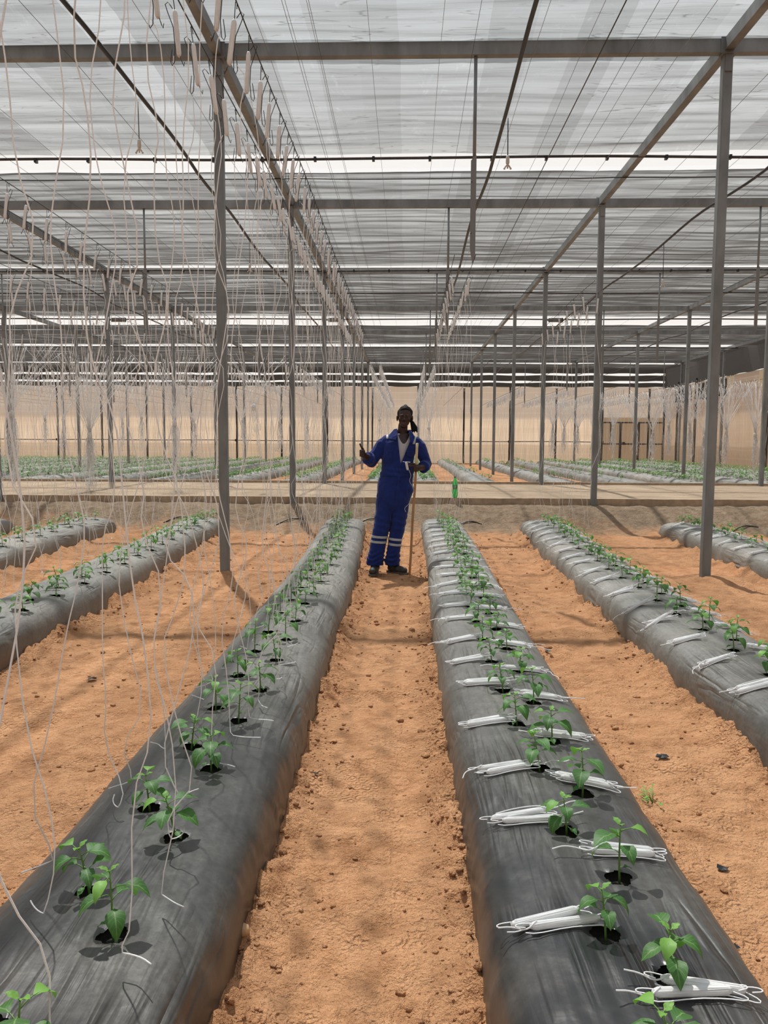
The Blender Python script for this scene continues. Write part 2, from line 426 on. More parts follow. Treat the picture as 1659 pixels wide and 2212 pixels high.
# ------------------------------------------------------------------ ground
def graded(a, fine0, fine1, b, h, g=1.06, hmax=.5):
    mid = list(np.arange(fine0, fine1, h)); lo = []; x = fine0; s = h
    while x > a: s = min(s * g, hmax); x -= s; lo.append(max(x, a))
    hi = []; x = mid[-1]; s = h
    while x < b: s = min(s * g, hmax); x += s; hi.append(min(x, b))
    return np.array(lo[::-1] + mid + hi)
gx = graded(XMIN - .4, -1.5, 2.0, XMAX + .4, .0125, 1.02, .4)
gy = graded(YMIN - .4, 1.2, 4.2, YMAX + .4, .0125, 1.012, .35)
gy = np.unique(np.concatenate([gy, [13.09, 13.11, 18.24, 18.26]]))
GX, GY = np.meshgrid(gx, gy)
GZ = ground_z(GX, GY)
V = np.stack([GX.ravel(), GY.ravel(), GZ.ravel()], 1)
nx, ny = len(gx), len(gy)
i0 = (np.arange(ny - 1)[:, None] * nx + np.arange(nx - 1)[None]).ravel()
F = np.stack([i0, i0 + 1, i0 + nx + 1, i0 + nx], 1)
struct(link('floor', mesh_np('floor', V, F, 'soil')))
o = MB().add([(-150, -150, -.12), (150, -150, -.12), (150, 200, -.12), (-150, 200, -.12)], [(0, 1, 2, 3)]).build('ground', 'soil')
struct(o)

# kerbs of the cross path
def kerb(y, ztop, zbot, lab):
    mb = MB(); xs = np.arange(XMIN + .1, XMAX, .35)
    pr = []
    for x in xs:
        wob = .006 * float(fbm(x * 2, y, 81, 2))
        pr += [(x, y + wob, zbot), (x, y + wob, ztop + wob), (x, y + .10 + wob, ztop + wob), (x, y + .10 + wob, zbot)]
    F = []
    for i in range(len(xs) - 1):
        a = i * 4
        for k in range(3): F.append((a + k, a + 4 + k, a + 5 + k, a + 1 + k))
    F += [(0, 1, 2, 3), tuple(len(pr) - 4 + k for k in (3, 2, 1, 0))]
    mb.add(pr, F, sm=False)
    o = mb.build('path_kerb', 'concrete'); tag(o, lab, 'kerb', 'kerbs of the cross path')
kerb(13.02, .475, .2, 'low concrete kerb on the near side of the cross path, green bottle on it')
kerb(18.17, .485, .1, 'low concrete kerb on the far side of the cross path')

# ------------------------------------------------------------------ planting positions
def rowY(y0, step, n, jit=.03):
    return [y0 + step * i + random.uniform(-jit, jit) for i in range(n)]
PL = {
 'B': [(-.06, [1.44, 1.911, 2.378, 2.873, 3.32, 3.801] + rowY(4.27, .468, 17)), (.075, [1.30, 1.733, 2.205, 2.686, 3.154, 3.585] + rowY(4.06, .468, 17))],
 'C': [(-.038, [1.36, 1.786, 2.279, 2.735, 3.178] + rowY(3.65, .465, 18)), (.072, [1.20, 1.642, 2.03, 2.534, 2.981] + rowY(3.45, .465, 18))],
 'A': [(.06, rowY(4.0, .5, 16)), (.17, rowY(4.25, .5, 16))],
 'D': [(-.015, rowY(3.95, .47, 17)), (.10, rowY(3.72, .47, 17))],
 'E': [(-.08, rowY(6.9, .5, 10)), (.08, rowY(7.15, .5, 10))],
 'G': [(-.05, rowY(9.8, .5, 4))],
 'H': [(.0, rowY(6.6, .5, 10)), (.15, rowY(6.85, .5, 10))],
 'I': [(.05, rowY(9.2, .5, 5))],
}
ROWNAME = ['left row', 'right row']
holes = {}
for k, rows in PL.items():
    b = BEDS[k]; holes[k] = []
    for r, (dx, ys) in enumerate(rows):
        for y in ys:
            if y > b['y1'] - .25: continue
            x = float(bcx(b, y)) + dx + random.uniform(-.012, .012) - (b['far'] * 0)
            holes[k].append((r, x, y))

# ------------------------------------------------------------------ mulched beds
def make_bed(k, b, ystart, dy, M, lab):
    ys = np.arange(ystart, b['y1'] - .4, dy)
    ys = np.concatenate([ys, b['y1'] - .4 * np.cos(np.linspace(0, PI / 2, 26)) ** 1.0])
    ph = np.linspace(0, PI, M); n = 4.0
    cu = -np.sign(np.cos(ph)) * np.abs(np.cos(ph)) ** (2 / n); 
    # even out spacing over the top
    cu = np.sort(np.unique(np.concatenate([cu, np.linspace(-.93, .93, M)])))
    M2 = len(cu)
    U, Y = np.meshgrid(cu, ys)
    hw = bhw(b, Y); cx = bcx(b, Y)
    endf = np.sqrt(np.clip(1 - (1 - np.clip((b['y1'] - Y) / .3, 0, 1)) ** 2, 0.02, 1)); hw = hw * (.55 + .45 * endf)
    X = cx + U * hw
    un = np.clip(np.abs(U), 0, 1)
    Z = bH(b, Y) * (1 - un ** n) ** (1 / n)
    Z = Z + (.006 * fbm(X * 7, Y * 5, 9, 3) + .0035 * fbm(X * 38 + Y * 3, Y * 1.6, 13, 2) * (1 - .5 * un))
    # side creases
    side = sstep(.8, 1, un)
    X = X + side * np.sign(U) * .007 * fbm(Y * 14, Z * 6, 17, 2)
    Z = np.where(un > .9999, -.05, Z)
    V = np.stack([X.ravel(), Y.ravel(), Z.ravel()], 1)
    ny_ = len(ys)
    i0 = (np.arange(ny_ - 1)[:, None] * M2 + np.arange(M2 - 1)[None])
    F = np.stack([i0, i0 + 1, i0 + M2 + 1, i0 + M2], 2).reshape(-1, 4)
    FC = V[F].mean(1); keep = np.ones(len(F), bool)
    root = empty('mulched_bed', (float(b['x']), 2.0, 0)); tag(root, lab, 'planting bed')
    for (r, x, y) in holes[k]:
        dx = FC[:, 0] - x; dyy = FC[:, 1] - y; near = (np.abs(dx) < .08) & (np.abs(dyy) < .08)
        ang = np.arctan2(dyy, dx)
        rad = .031 + .004 * np.sin(ang * 3 + x * 40 + y * 7) + .003 * np.sin(ang * 5 + y * 31)
        keep &= ~(near & (dx * dx + dyy * dyy < rad * rad))
        # stretch the torn rim to a round edge
        vx = V[:, 0] - x; vy = V[:, 1] - y; vd = np.hypot(vx, vy); va = np.arctan2(vy, vx)
        vr = .031 + .004 * np.sin(va * 3 + x * 40 + y * 7) + .003 * np.sin(va * 5 + y * 31)
        sel = (vd < vr + .0075) & (vd > 1e-4); tgt = vr + (np.clip(vd - vr + .010, 0, .0175)) * .43
        V[sel, 0] = x + (vx / vd * tgt)[sel]; V[sel, 1] = y + (vy / vd * tgt)[sel]; V[sel, 2] -= .0025
    film = link('mulch_film', mesh_np('mulch_film', V, F[keep], 'mulch_film'), root)
    film.location = (-root.location.x, -root.location.y, 0)
    # planting holes with dark potting soil
    pm = MB(); nn = 10
    prof = [(0, -.016), (.012, -.019), (.024, -.026), (.036, -.030), (.048, -.022), (.054, -.012)]
    V2 = [(0, 0, prof[0][1])]; 
    for (rr, zz) in prof[1:]:
        for q in range(nn):
            V2.append((rr * math.cos(2 * PI * q / nn), rr * math.sin(2 * PI * q / nn), zz))
    F2 = [(0, 1 + q, 1 + (q + 1) % nn) for q in range(nn)]
    for i in range(len(prof) - 2):
        for q in range(nn): a = 1 + i * nn; F2.append((a + q, a + nn + q, a + nn + (q + 1) % nn, a + (q + 1) % nn))
    pm.add(V2, F2); pme = pm.me('planting_hole', 'potting_soil')
    for (r, x, y) in holes[k]:
        z = float(bedz(b, x, y))
        link('planting_hole', pme, root, (x - root.location.x, y - root.location.y, z - .001), (0, 0, random.uniform(0, 6)))
    return root
make_bed('B', BEDS['B'], .3, .012, 92, 'raised bed in dusty black film just left of the path, white strings over it')
make_bed('C', BEDS['C'], .3, .012, 92, 'raised bed in black film just right of the path, twine reels lying on it')
make_bed('A', BEDS['A'], .6, .022, 44, 'grey film covered bed at the left, seen in front of the near left steel post')
make_bed('D', BEDS['D'], .6, .020, 50, 'second film covered bed right of the path, two files of seedlings and reels')
make_bed('E', BEDS['E'], 2, .04, 26, 'film covered bed behind the near right steel post')
make_bed('G', BEDS['G'], 4, .06, 20, 'film covered bed whose end just shows at the right edge')
make_bed('H', BEDS['H'], 2, .05, 22, 'third film covered bed left of the path, short stretch by the left edge')
make_bed('I', BEDS['I'], 4, .06, 20, 'film covered bed whose end just shows at the left edge')

# beds beyond the cross path: cross-creased film
def far_bed(x, idx):
    y0, y1 = 18.75, 41.7
    ys = np.arange(y0, y1, .13); M = 15
    ph = np.linspace(0, PI, M); U, Y = np.meshgrid(-np.cos(ph), ys)
    e = np.clip(np.minimum(Y - y0, y1 - Y) / .4, 0, 1); e = np.sqrt(1 - (1 - e) ** 2)
    pul = .5 + .5 * np.sin(Y * 9.0 + x * 3 + 1.5 * fbm(Y, Y * 0 + x, 91, 2))
    H = (.225 + .035 * pul) * e
    X = x + U * (.33 + .02 * pul) + .03 * np.sin(Y * .4 + x)
    Z = .22 + H * np.clip(1 - np.abs(U) ** 2.8, 0, 1) ** (1 / 2.8) - .04 * (np.abs(U) > .999)
    V = np.stack([X.ravel(), Y.ravel(), Z.ravel()], 1); i0 = (np.arange(len(ys) - 1)[:, None] * M + np.arange(M - 1)[None])
    F = np.stack([i0, i0 + 1, i0 + M + 1, i0 + M], 2).reshape(-1, 4)
    o = link('mulched_bed', mesh_np('mulched_bed', V, F, 'mulch_film'))
    tag(o, None, 'planting bed', 'film covered beds beyond the cross path')
    return o
FL = sorted(FARX)
ci = FL.index(-.78)
for i, x in enumerate(FL):
    o = far_bed(x, i)
    if i <= ci: o['label'] = 'film covered bed beyond the cross path, %s one left of the man' % ordn(ci - i + 1)
    else: o['label'] = 'film covered bed beyond the cross path, %s one right of the man' % ordn(i - ci)

# ------------------------------------------------------------------ steel frame
def sq_tube(mb, x, y, z0, z1, w, t=.006, mi=0):
    mb.box((x, y, (z0 + z1) / 2), (w, w, z1 - z0), mi)
def gz1(x, y): return float(ground_z(np.array([x]), np.array([y]))[0])
colname = {-16.94: 'fourth', -11.93: 'third', -6.92: 'second', -1.91: 'first', 3.10: 'first', 8.11: 'second', 13.12: 'third', -21.95: 'fifth', -26.96: 'sixth'}
for cx in COLX:
    cx = round(cx, 2)
    for r, y in enumerate(ROWY):
        if abs(cx - 875) and (cx / y * 1682 + 875 < -60 or cx / y * 1682 + 875 > 1720): continue
        mb = MB(); w = .092; yb = y
        zb = gz1(cx, y) - .25; zt = 5.19
        if r == 1: yb = y - .105
        if r == 2: yb = y - .03
        if r == 7: yb = 43.02; zt = 4.3
        # hot dip galvanised square tube with chamfered corners, end plate and beam cleats
        c = .010; h = w / 2
        ring = [(h - c, -h), (h, -h + c), (h, h - c), (h - c, h), (-h + c, h), (-h, h - c), (-h, -h + c), (-h + c, -h)]
        zs = [zb, 1.2, 2.6, 4.0, zt]
        VV = [(cx + a, yb + b_, z) for z in zs for a, b_ in ring]
        FF = [(i * 8 + k, i * 8 + (k + 1) % 8, (i + 1) * 8 + (k + 1) % 8, (i + 1) * 8 + k) for i in range(len(zs) - 1) for k in range(8)]
        FF.append(tuple(32 + k for k in range(8)))
        mb.add(VV, FF, sm=False)
        root = mb.build('steel_post', 'steel' if r < 7 else 'post_dark')
        side = 'left' if cx < 0 else 'right'
        if r == 0: lab = 'big near galvanised steel post standing in the sand %s of the man' % side
        elif r == 7: lab = 'dark post in the far wall closing the %s post row %s of the man' % (colname[cx], side)
        else: lab = 'grey steel post, %s from camera in the %s row %s of the man' % (ordn(r + 1), colname[cx], side)
        tag(root, lab, 'post', 'steel posts of the greenhouse')
        cl = MB(); cl.box((cx, yb, zt - .005), (.14, .14, .012)); cl.box((cx, yb - h - .008, zt - .09), (.07, .012, .16)); cl.build('end_plate', 'steel', root)
# intermediate dark posts in the far wall and right wall posts
for i in range(8):
    x = 3.10 + 5.01 * (i - 5) - 2.505 + 5.01
    if abs(x) > 24 or x > 13: continue
    mb = MB(); mb.tube([(x, 43.05, .1), (x + .02, 43.05, 2), (x, 43.05, 4.4)], .055, 8); mb.box((x, 42.98, 1.42), (.16, .06, .12))
    o = mb.build('wall_post', 'post_dark')
    tag(o, 'thin dark post on the far net wall, %s of those from the left frame edge' % ordn(i + 1), 'post', 'thin posts of the far wall')
for i, y in enumerate([20.6, 25.6, 30.6, 35.6, 38.2, 40.7]):
    mb = MB(); mb.box((13.86, y, 2.2), (.09, .09, 4.6)); o = mb.build('wall_post', 'steel_dark')
    tag(o, 'dark square post against the right net wall, %s from the camera' % ordn(i + 1), 'post', 'posts along the right net wall')

for r, y in enumerate([3.075] + ROWY[:-1]):
    mb = MB(); xs = np.arange(XMIN + .2, 13.7, 5.01)
    mb.box(((XMIN + 13.2) / 2, y, 5.265), (13.2 - XMIN, .085, .125))
    for x in COLX: mb.box((x, y - .048, 5.265), (.16, .01, .15))
    o = mb.build('roof_beam', 'steel'); 
    lab = 'steel beam across the greenhouse over the %s row of posts from the camera' % ordn(r) if r else 'steel beam across the greenhouse overhead, before the first posts'
    tag(o, lab, 'beam', 'cross beams of the roof')
for cx in COLX:
    cx = round(cx, 2); mb = MB()
    mb.box((cx, 16.0, 5.275), (.085, 46.2, .12)); o = mb.build('roof_beam', 'steel')
    tag(o, 'lengthwise steel beam along the top of the %s post row %s of the man' % (colname[cx], 'left' if cx < 0 else 'right'), 'beam', 'lengthwise beams of the roof')

# hanging struts half way between the posts: thin tube with an angle bar at the end
for r, y in enumerate(ROWY[:-1]):
    for k, x in enumerate([.65 + 5.01 * j for j in range(-4, 3)]):
        px = x / y * 1682 + 875
        if px < -40 or px > 1700: continue
        root = empty('hanging_strut', (x, y, 5.2))
        side = 'above the path' if abs(x - .65) < .1 else ('in the %s bay to the %s' % (ordn(int(abs(x - .65) / 5.0 + .5)), 'left' if x < 0 else 'right'))
        tag(root, 'thin steel strut hanging from the %s cross beam, %s' % (ordn(r + 1), side), 'strut', 'struts hanging from the roof beams')
        MB().tube([(0, 0, .02), (0, 0, -1.12)], .017, 8).build('tube', 'steel', root)
        mb = MB(); 
        mb.add([(-.035, -.03, -1.0), (.015, -.03, -.94), (.015, -.03, -1.95), (-.008, -.03, -2.0), (-.035, -.03, -1.85),
                (-.035, -.024, -1.0), (.015, -.024, -.94), (.015, -.024, -1.95), (-.008, -.024, -2.0), (-.035, -.024, -1.85)],
               [(4, 3, 2, 1, 0), (5, 6, 7, 8, 9), (0, 1, 6, 5), (1, 2, 7, 6), (2, 3, 8, 7), (3, 4, 9, 8), (4, 0, 5, 9)], sm=False)
        mb.box((.0175, 0, -1.45), (.005, .06, 1.0)); mb.tube([(-.03, -.04, -1.2), (.02, .03, -1.2)], .008, 6); mb.tube([(-.03, -.04, -1.7), (.02, .03, -1.7)], .008, 6)
        mb.build('angle_bar', 'wire_grey', root)

# ------------------------------------------------------------------ roof netting
def roofz(X, Y):
    z = ZR + .02 * fbm(X * .5, Y * .5, 101, 2)
    ph = (Y - 3.075) / 5.01; fr = ph - np.floor(ph)
    z = z - .07 * np.sin(PI * fr) * (.6 + .4 * fbm(X * .4, Y * .2, 102, 2)) + .03
    return z
GAPS = [(3.3, 4.2), (10.95, 11.66), (17.90, 18.55), (24.8, 26.7), (32.05, 32.9), (38.6, 39.7)]
edges = [YMIN] + [g for gp in GAPS for g in gp] + [YMAX]
for s in range(0, len(edges), 2):
    a, b_ = edges[s], edges[s + 1]
    ys = np.linspace(a, b_, max(3, int((b_ - a) / .055))); xs = np.concatenate([np.arange(XMIN, XMAX, .28), [XMAX]])
    X, Y = np.meshgrid(xs, ys)
    ed = np.minimum(Y - a, b_ - Y)
    Z = roofz(X, Y) + .020 * fbm(X * .7, Y * 6.5, 103 + s, 4) + .009 * fbm(X * 1.3, Y * 17, 108 + s, 3)
    scal = .035 * fbm(X * 1.1, X * 0 + s, 111, 3)
    Y2 = Y + scal * np.exp(-ed / .15)
    Z = Z - .03 * np.exp(-ed / .1)
    n1 = len(xs); i0 = (np.arange(len(ys) - 1)[:, None] * n1 + np.arange(n1 - 1)[None])
    Fq = np.stack([i0, i0 + 1, i0 + n1 + 1, i0 + n1], 2).reshape(-1, 4)
    struct(link('ceiling', mesh_np('ceiling', np.stack([X.ravel(), Y2.ravel(), Z.ravel()], 1), Fq, 'roof_net')))
def gridf(nx_, ny_):
    i0 = (np.arange(ny_ - 1)[:, None] * nx_ + np.arange(nx_ - 1)[None]); return np.stack([i0, i0 + 1, i0 + nx_ + 1, i0 + nx_], 2).reshape(-1, 4)
for gi, (a, b_) in enumerate(GAPS):  # film added over the roof gaps to weaken the sun falling through
    xs = np.arange(XMIN, 12.95, .3); ys = np.linspace(a - .08, b_ + .08, 8); X, Y = np.meshgrid(xs, ys)
    Z = roofz(X, Y) + .05 + .012 * fbm(X * 1.5, Y * 4, 150 + gi, 3)
    struct(link('window_%d' % (gi + 11), mesh_np('window', np.stack([X.ravel(), Y.ravel(), Z.ravel()], 1), gridf(len(xs), len(ys)), 'added_clear_film')))
# the overlapping hem lying on the first visible cross beam
xs = np.arange(-8, 9, .12); ys = np.linspace(8.0, 8.46, 8); X, Y = np.meshgrid(xs, ys)
Y = Y + .03 * fbm(X * 1.2, X * 0, 131, 2) * (Y - 8.0) / .46
Z = roofz(X, Y) - .035 + .012 * fbm(X * 4, Y * 5, 133, 2)
n1 = len(xs); i0 = (np.arange(len(ys) - 1)[:, None] * n1 + np.arange(n1 - 1)[None])
struct(link('trim_1', mesh_np('trim_1', np.stack([X.ravel(), Y.ravel(), Z.ravel()], 1), np.stack([i0, i0 + 1, i0 + n1 + 1, i0 + n1], 2).reshape(-1, 4), 'roof_net')))

def edge_pipe(y, z, r, lab, clips=True, mat='steel_dark'):
    xs = np.arange(XMIN + .3, 13.4, .5); 
    root = empty('roof_pipe', (0, y, z)); tag(root, lab, 'pipe', 'pipes across the roof')
    MB().tube([(x, .01 * math.sin(x * 1.7), .012 * math.sin(x * .9)) for x in xs], r, 8).build('pipe', mat, root)
    if clips:
        mb = MB()
        for x in np.arange(-9, 10, .78): mb.box((x + random.uniform(-.1, .1), -.005, -.012), (.035, .06, .055))
        mb.build('clips', 'hose_black', root)['kind'] = 'stuff'
edge_pipe(10.90, 5.22, .019, 'dark pipe with clips along the first bright roof gap from the camera')
edge_pipe(17.85, 5.22, .02, 'dark pipe with clips along the second bright roof gap from the camera')
edge_pipe(20.3, 5.18, .02, 'bare dark pipe across the roof just behind the second bright gap', False)
edge_pipe(24.7, 5.2, .02, 'dark pipe along the third, widest bright roof gap', False)
edge_pipe(32.0, 5.2, .02, 'dark pipe along the fourth bright roof gap', False)
for (a, b_), nm in zip(GAPS[1:5], ['first', 'second', 'third', 'fourth']):
    mb = MB(); xs = np.arange(XMIN + .3, 13, .25)
    mb.tube([(x, b_ + .03 * float(fbm(x * .8, b_, 7, 2)), ZR - .13 + .015 * float(fbm(x, b_, 8, 2))) for x in xs], .009, 5)
    o = mb.build('edge_rope', 'wire_dark'); tag(o, 'dark rope hemming the far edge of the %s bright roof gap' % nm, 'rope', 'ropes hemming the roof net')

# thin support wires under the netting
wl = [(-8.6, 5.12), (-7.3, 5.13), (-6.1, 5.12), (-5.3, 5.13), (-4.6, 5.12), (-3.9, 5.13), (-3.3, 5.12), (-2.35, 5.13), (-1.36, 5.12), (-1.09, 5.13), (-1.06, 5.12), (-.88, 5.13), (-.86, 5.12), (-.37, 5.12),
      (.29, 5.12), (.60, 5.12), (1.18, 5.12), (1.64, 5.12), (2.09, 5.12), (2.58, 5.13), (2.25, 5.12), (3.6, 5.12), (4.3, 5.13), (5.0, 5.12), (5.8, 5.12), (6.7, 5.13), (7.6, 5.12), (9.1, 5.12)]
wl.sort()
for i, (x, z) in enumerate(wl):
    pts = [(x + .004 * math.sin(y * 1.3 + x), y, z + .05 * math.sin((y - 3.075) / 5.01 * PI) ** 2 * -.6) for y in np.arange(3.0, 43, 1.25)]
    o = MB().tube(pts, .0023, 4).build('support_wire', 'wire_grey' if i % 3 else 'wire_dark')
    tag(o, 'thin wire running lengthwise under the roof net, %s from the left' % ordn(i + 1), 'wire', 'thin lengthwise wires under the roof')
o = MB().tube([(1.806, y, 5.1) for y in np.arange(3, 43, 1.5)], .006, 5).build('support_wire', 'hose_black')
tag(o, 'thicker black cable under the roof, between the black hose and the right post row', 'cable')

# black irrigation hoses slung under the roof
def hose(x, z, r, lab, x2=None):
    pts = []
    for y in np.arange(-2, 42.5, .5):
        ph = (y - 3.075) / 5.01 * PI
        xx = x + (0 if x2 is None else (x2 - x) * (y / 42)) + .02 * math.sin(y * .8)
        pts.append((xx, y, z + .07 * abs(math.cos(ph)) - .03 + .012 * math.sin(y * 2.1)))
    o = MB().tube(pts, r, 8).build('overhead_hose', 'hose_black'); tag(o, lab, 'hose', 'black hoses slung under the roof')
hose(1.03, 4.93, .021, 'black hose slung under the roof to the right of the path')
hose(-2.79, 4.93, .021, 'black hose slung under the roof crossing behind the near left post')
hose(4.55, 4.93, .019, 'black hose slung under the roof to the right of the near right post')
hose(-7.6, 4.93, .019, 'black hose slung under the roof at the far left')
hose(8.9, 4.93, .019, 'black hose slung under the roof at the far right')
# misters on drop tubes
def mister(x, y, z0, L, lab, r=.007):
    root = empty('mister', (x, y, z0)); tag(root, lab, 'sprinkler', 'misters hanging under the roof')
    MB().tube([(0, 0, 0), (.004, 0, -L)], r * .8, 6).build('drop_tube', 'hose_black' if x > 0 else 'plastic_grey', root)
    mb = MB(); mb.lathe([(.012, -.0), (.019, -.01), (.021, -.07), (.017, -.085), (.01, -.09)], 10, (.004, 0, -L + .02))
    mb.build('anti_drip_valve', 'plastic_white', root)
    mb = MB(); q = -L - .075
    mb.tube([(.004, 0, q + .01), (-.028, .0, q - .035)], .0085, 6); mb.tube([(.004, 0, q + .01), (.036, 0, q - .035)], .0085, 6)
    mb.tube([(.004, 0, q + .01), (.004, 0, q - .04)], .0085, 6); mb.ball((.004, 0, q), .014, 8, 6)
    for a in (-.03, .038): mb.ball((a, 0, q - .04), .012, 8, 6)
    mb.build('nozzle_cross', 'plastic_white', root)
mister(1.08, 8.93, 4.95, .42, 'pale cross shaped mister hanging from the black hose, right of the path')
mister(-2.85, 8.45, 4.95, .40, 'pale cross shaped mister hanging on a tube at the upper left')
mister(4.55, 14.4, 4.93, .62, 'small mister hanging beside the second right post')
mister(.98, 12.6, 4.95, .45, 'small mister hanging right beside the second hanging strut')
mister(-2.8, 14.0, 4.95, .45, 'small mister hanging on the left, behind the near left post')
for x, lab in ((-6.92, 'leftmost'), (-1.91, 'middle'), (3.10, 'right')):
    root = empty('tube_fixture', (x + .24, 18.1, 4.17)); tag(root, 'short tubular fixture clamped to the third post of its row, %s of the three' % lab, 'fixture', 'tubular fixtures on posts')
    MB().tube([(-.15, 0, 0), (.15, 0, 0)], .05, 10).build('casing', 'plastic_grey', root)
    MB().tube([(.15, 0, 0), (.17, 0, 0)], .055, 10).build('end_cap', 'hose_black', root)
    MB().box((-.18, 0, 0), (.10, .04, .03)).build('bracket', 'steel', root)

# ------------------------------------------------------------------ net walls
def netwall(name, P0, P1, ztop, zbot=.12, dz=.16, dl=.3, amp=.03):
    P0 = Vector(P0); P1 = Vector(P1); L = (P1 - P0).length; d = (P1 - P0) / L; nrm = Vector((-d.y, d.x))
    ls = np.arange(0, L + dl, dl); ls[-1] = L; zs = np.arange(zbot, ztop + dz, dz); zs[-1] = ztop
    A, Z = np.meshgrid(ls, zs)
    off = amp * fbm(A * .9, Z * 1.6, 141, 4) + amp * .5 * fbm(A * 5, Z * .3, 142, 3)
    X = P0.x + d.x * A + nrm.x * off; Y = P0.y + d.y * A + nrm.y * off
    n1 = len(ls); i0 = (np.arange(len(zs) - 1)[:, None] * n1 + np.arange(n1 - 1)[None])
    Fq = np.stack([i0, i0 + 1, i0 + n1 + 1, i0 + n1], 2).reshape(-1, 4)
    struct(link(name, mesh_np(name, np.stack([X.ravel(), Y.ravel(), Z.ravel()], 1), Fq, 'wall_net')))
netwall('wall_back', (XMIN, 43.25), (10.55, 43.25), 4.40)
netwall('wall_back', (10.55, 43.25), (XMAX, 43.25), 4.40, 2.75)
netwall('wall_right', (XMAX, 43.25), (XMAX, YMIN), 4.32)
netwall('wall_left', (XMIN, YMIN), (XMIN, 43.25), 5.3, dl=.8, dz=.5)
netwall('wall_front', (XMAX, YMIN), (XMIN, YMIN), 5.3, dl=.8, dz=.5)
def band(name, P, Q, z0, z1, mat='net_dark'):
    L = (Vector(Q) - Vector(P)).length; nn = int(L / .5); pr = []
    for i in range(nn + 1):
        p = Vector(P).lerp(Vector(Q), i / nn); pr += [(p.x, p.y, z0 + .02 * math.sin(i * 1.7)), (p.x, p.y, z1 + .02 * math.sin(i * 1.1))]
    return struct(MB().add(pr, [(2 * k, 2 * k + 1, 2 * k + 3, 2 * k + 2) for k in range(nn)]).build(name, mat))
for z0, z1 in ((4.40, 4.62), (4.72, 5.02), (5.13, 5.45)):
    band('trim_2', (XMIN, 43.22), (XMAX, 43.22), z0, z1)
for z0, z1 in ((4.32, 5.45),):
    band('trim_3', (XMAX - .03, 43.2), (XMAX - .03, YMIN), z0, z1)
o = MB().tube([(x, 42.96, 1.42 + .01 * math.sin(x)) for x in np.arange(-27, 10.6, 1)], .022, 6).build('wall_rail', 'post_dark')
tag(o, 'thin dark horizontal rail along the whole far net wall', 'rail')
# the net clad entrance in the far right corner
root = empty('door_1', (12.0, 43.1, .2)); root['kind'] = 'structure'
MB().box((.28, .18, 1.27), (3.56, .02, 2.6)).build('door_panel', 'door_net', root)
mb = MB()
for x in (-1.42, -.35, .62, 1.98): mb.box((x, .02, 1.7 if x < -1 or x > 1.9 else 1.15), (.11, .11, 3.4 if x < -1 or x > 1.9 else 2.3))
for z in (2.28, 1.12): mb.box((.28, .0, z), (3.4, .08, .07))
mb.box((-.9, .0, 1.7), (.06, .06, 1.15)); mb.box((1.3, .0, 1.1), (.05, .05, 2.2))
mb.build('door_frame', 'steel_dark', root)
MB().box((-.2, -.06, 1.15), (.16, .06, .16)).build('door_handle', 'plastic_black', root)
# top vent of the right wall: dark mesh openings with pale flaps
rr = random.Random(5)
segs = [(41.4, 38.6), (38.2, 34.6), (30.9, 24.6)]
for i, (a, b_) in enumerate(segs):
    mb = MB(); ys = np.arange(b_, a, .25); pr = []
    for y in ys:
        pr += [(13.92, y, 3.45 + .05 * math.sin(y * 2)), (13.92, y, 4.22)]
    mb.add(pr, [(2 * k, 2 * k + 1, 2 * k + 3, 2 * k + 2) for k in range(len(ys) - 1)])
    struct(mb.build('window_%d' % (i + 1), 'vent_dark'))
for i, y in enumerate((38.3, 34.2, 31.1)):
    mb = MB(); mb.add([(13.86, y - .35, 4.25), (13.84, y + .35, 4.25), (13.80, y + .22, 3.5), (13.84, y - .30, 3.35), (13.82, y, 3.85)], [(0, 1, 4), (1, 2, 4), (2, 3, 4), (3, 0, 4)])
    o = mb.build('vent_flap', 'flap'); tag(o, 'pale cloth flap hanging at the top of the right wall vent, %s from the corner' % ordn(i + 1), 'flap', 'flaps on the right wall vent')

# ------------------------------------------------------------------ sky and sun
w = bpy.data.worlds.new('sky'); sc.world = w; w.use_nodes = True; nt = w.node_tree; nt.nodes.clear(); n = N(nt)
out = nt.nodes.new('ShaderNodeOutputWorld')
gz = n('SeparateXYZ', {0: n('TexCoord').outputs['Generated']}).outputs[2]
skyc = n.ramp(gz, [(.0, (.98, .93, .87)), (.25, (.98, .95, .92)), (.8, (.86, .92, 1.0))])
bg = n('Background', {'Color': skyc, 'Strength': 1.0}); n.link(bg.outputs[0], out.inputs[0])
sun = bpy.data.lights.new('sun', 'SUN'); so = bpy.data.objects.new('sun', sun); COL.objects.link(so)
sun.energy = 5.4; sun.angle = math.radians(1.1); sun.color = (1, .97, .92)
sd = Vector((-.36 * .47, .93 * .47, .88)).normalized()
so.rotation_euler = sd.to_track_quat('Z', 'Y').to_euler(); so.location = (0, 10, 20)
sc.view_settings.view_transform = 'Standard'; sc.view_settings.look = 'None'; sc.view_settings.gamma = 1; sc.view_settings.exposure = 0.0
sc.cycles.max_bounces = 8; sc.cycles.transparent_max_bounces = 16; sc.cycles.transmission_bounces = 4

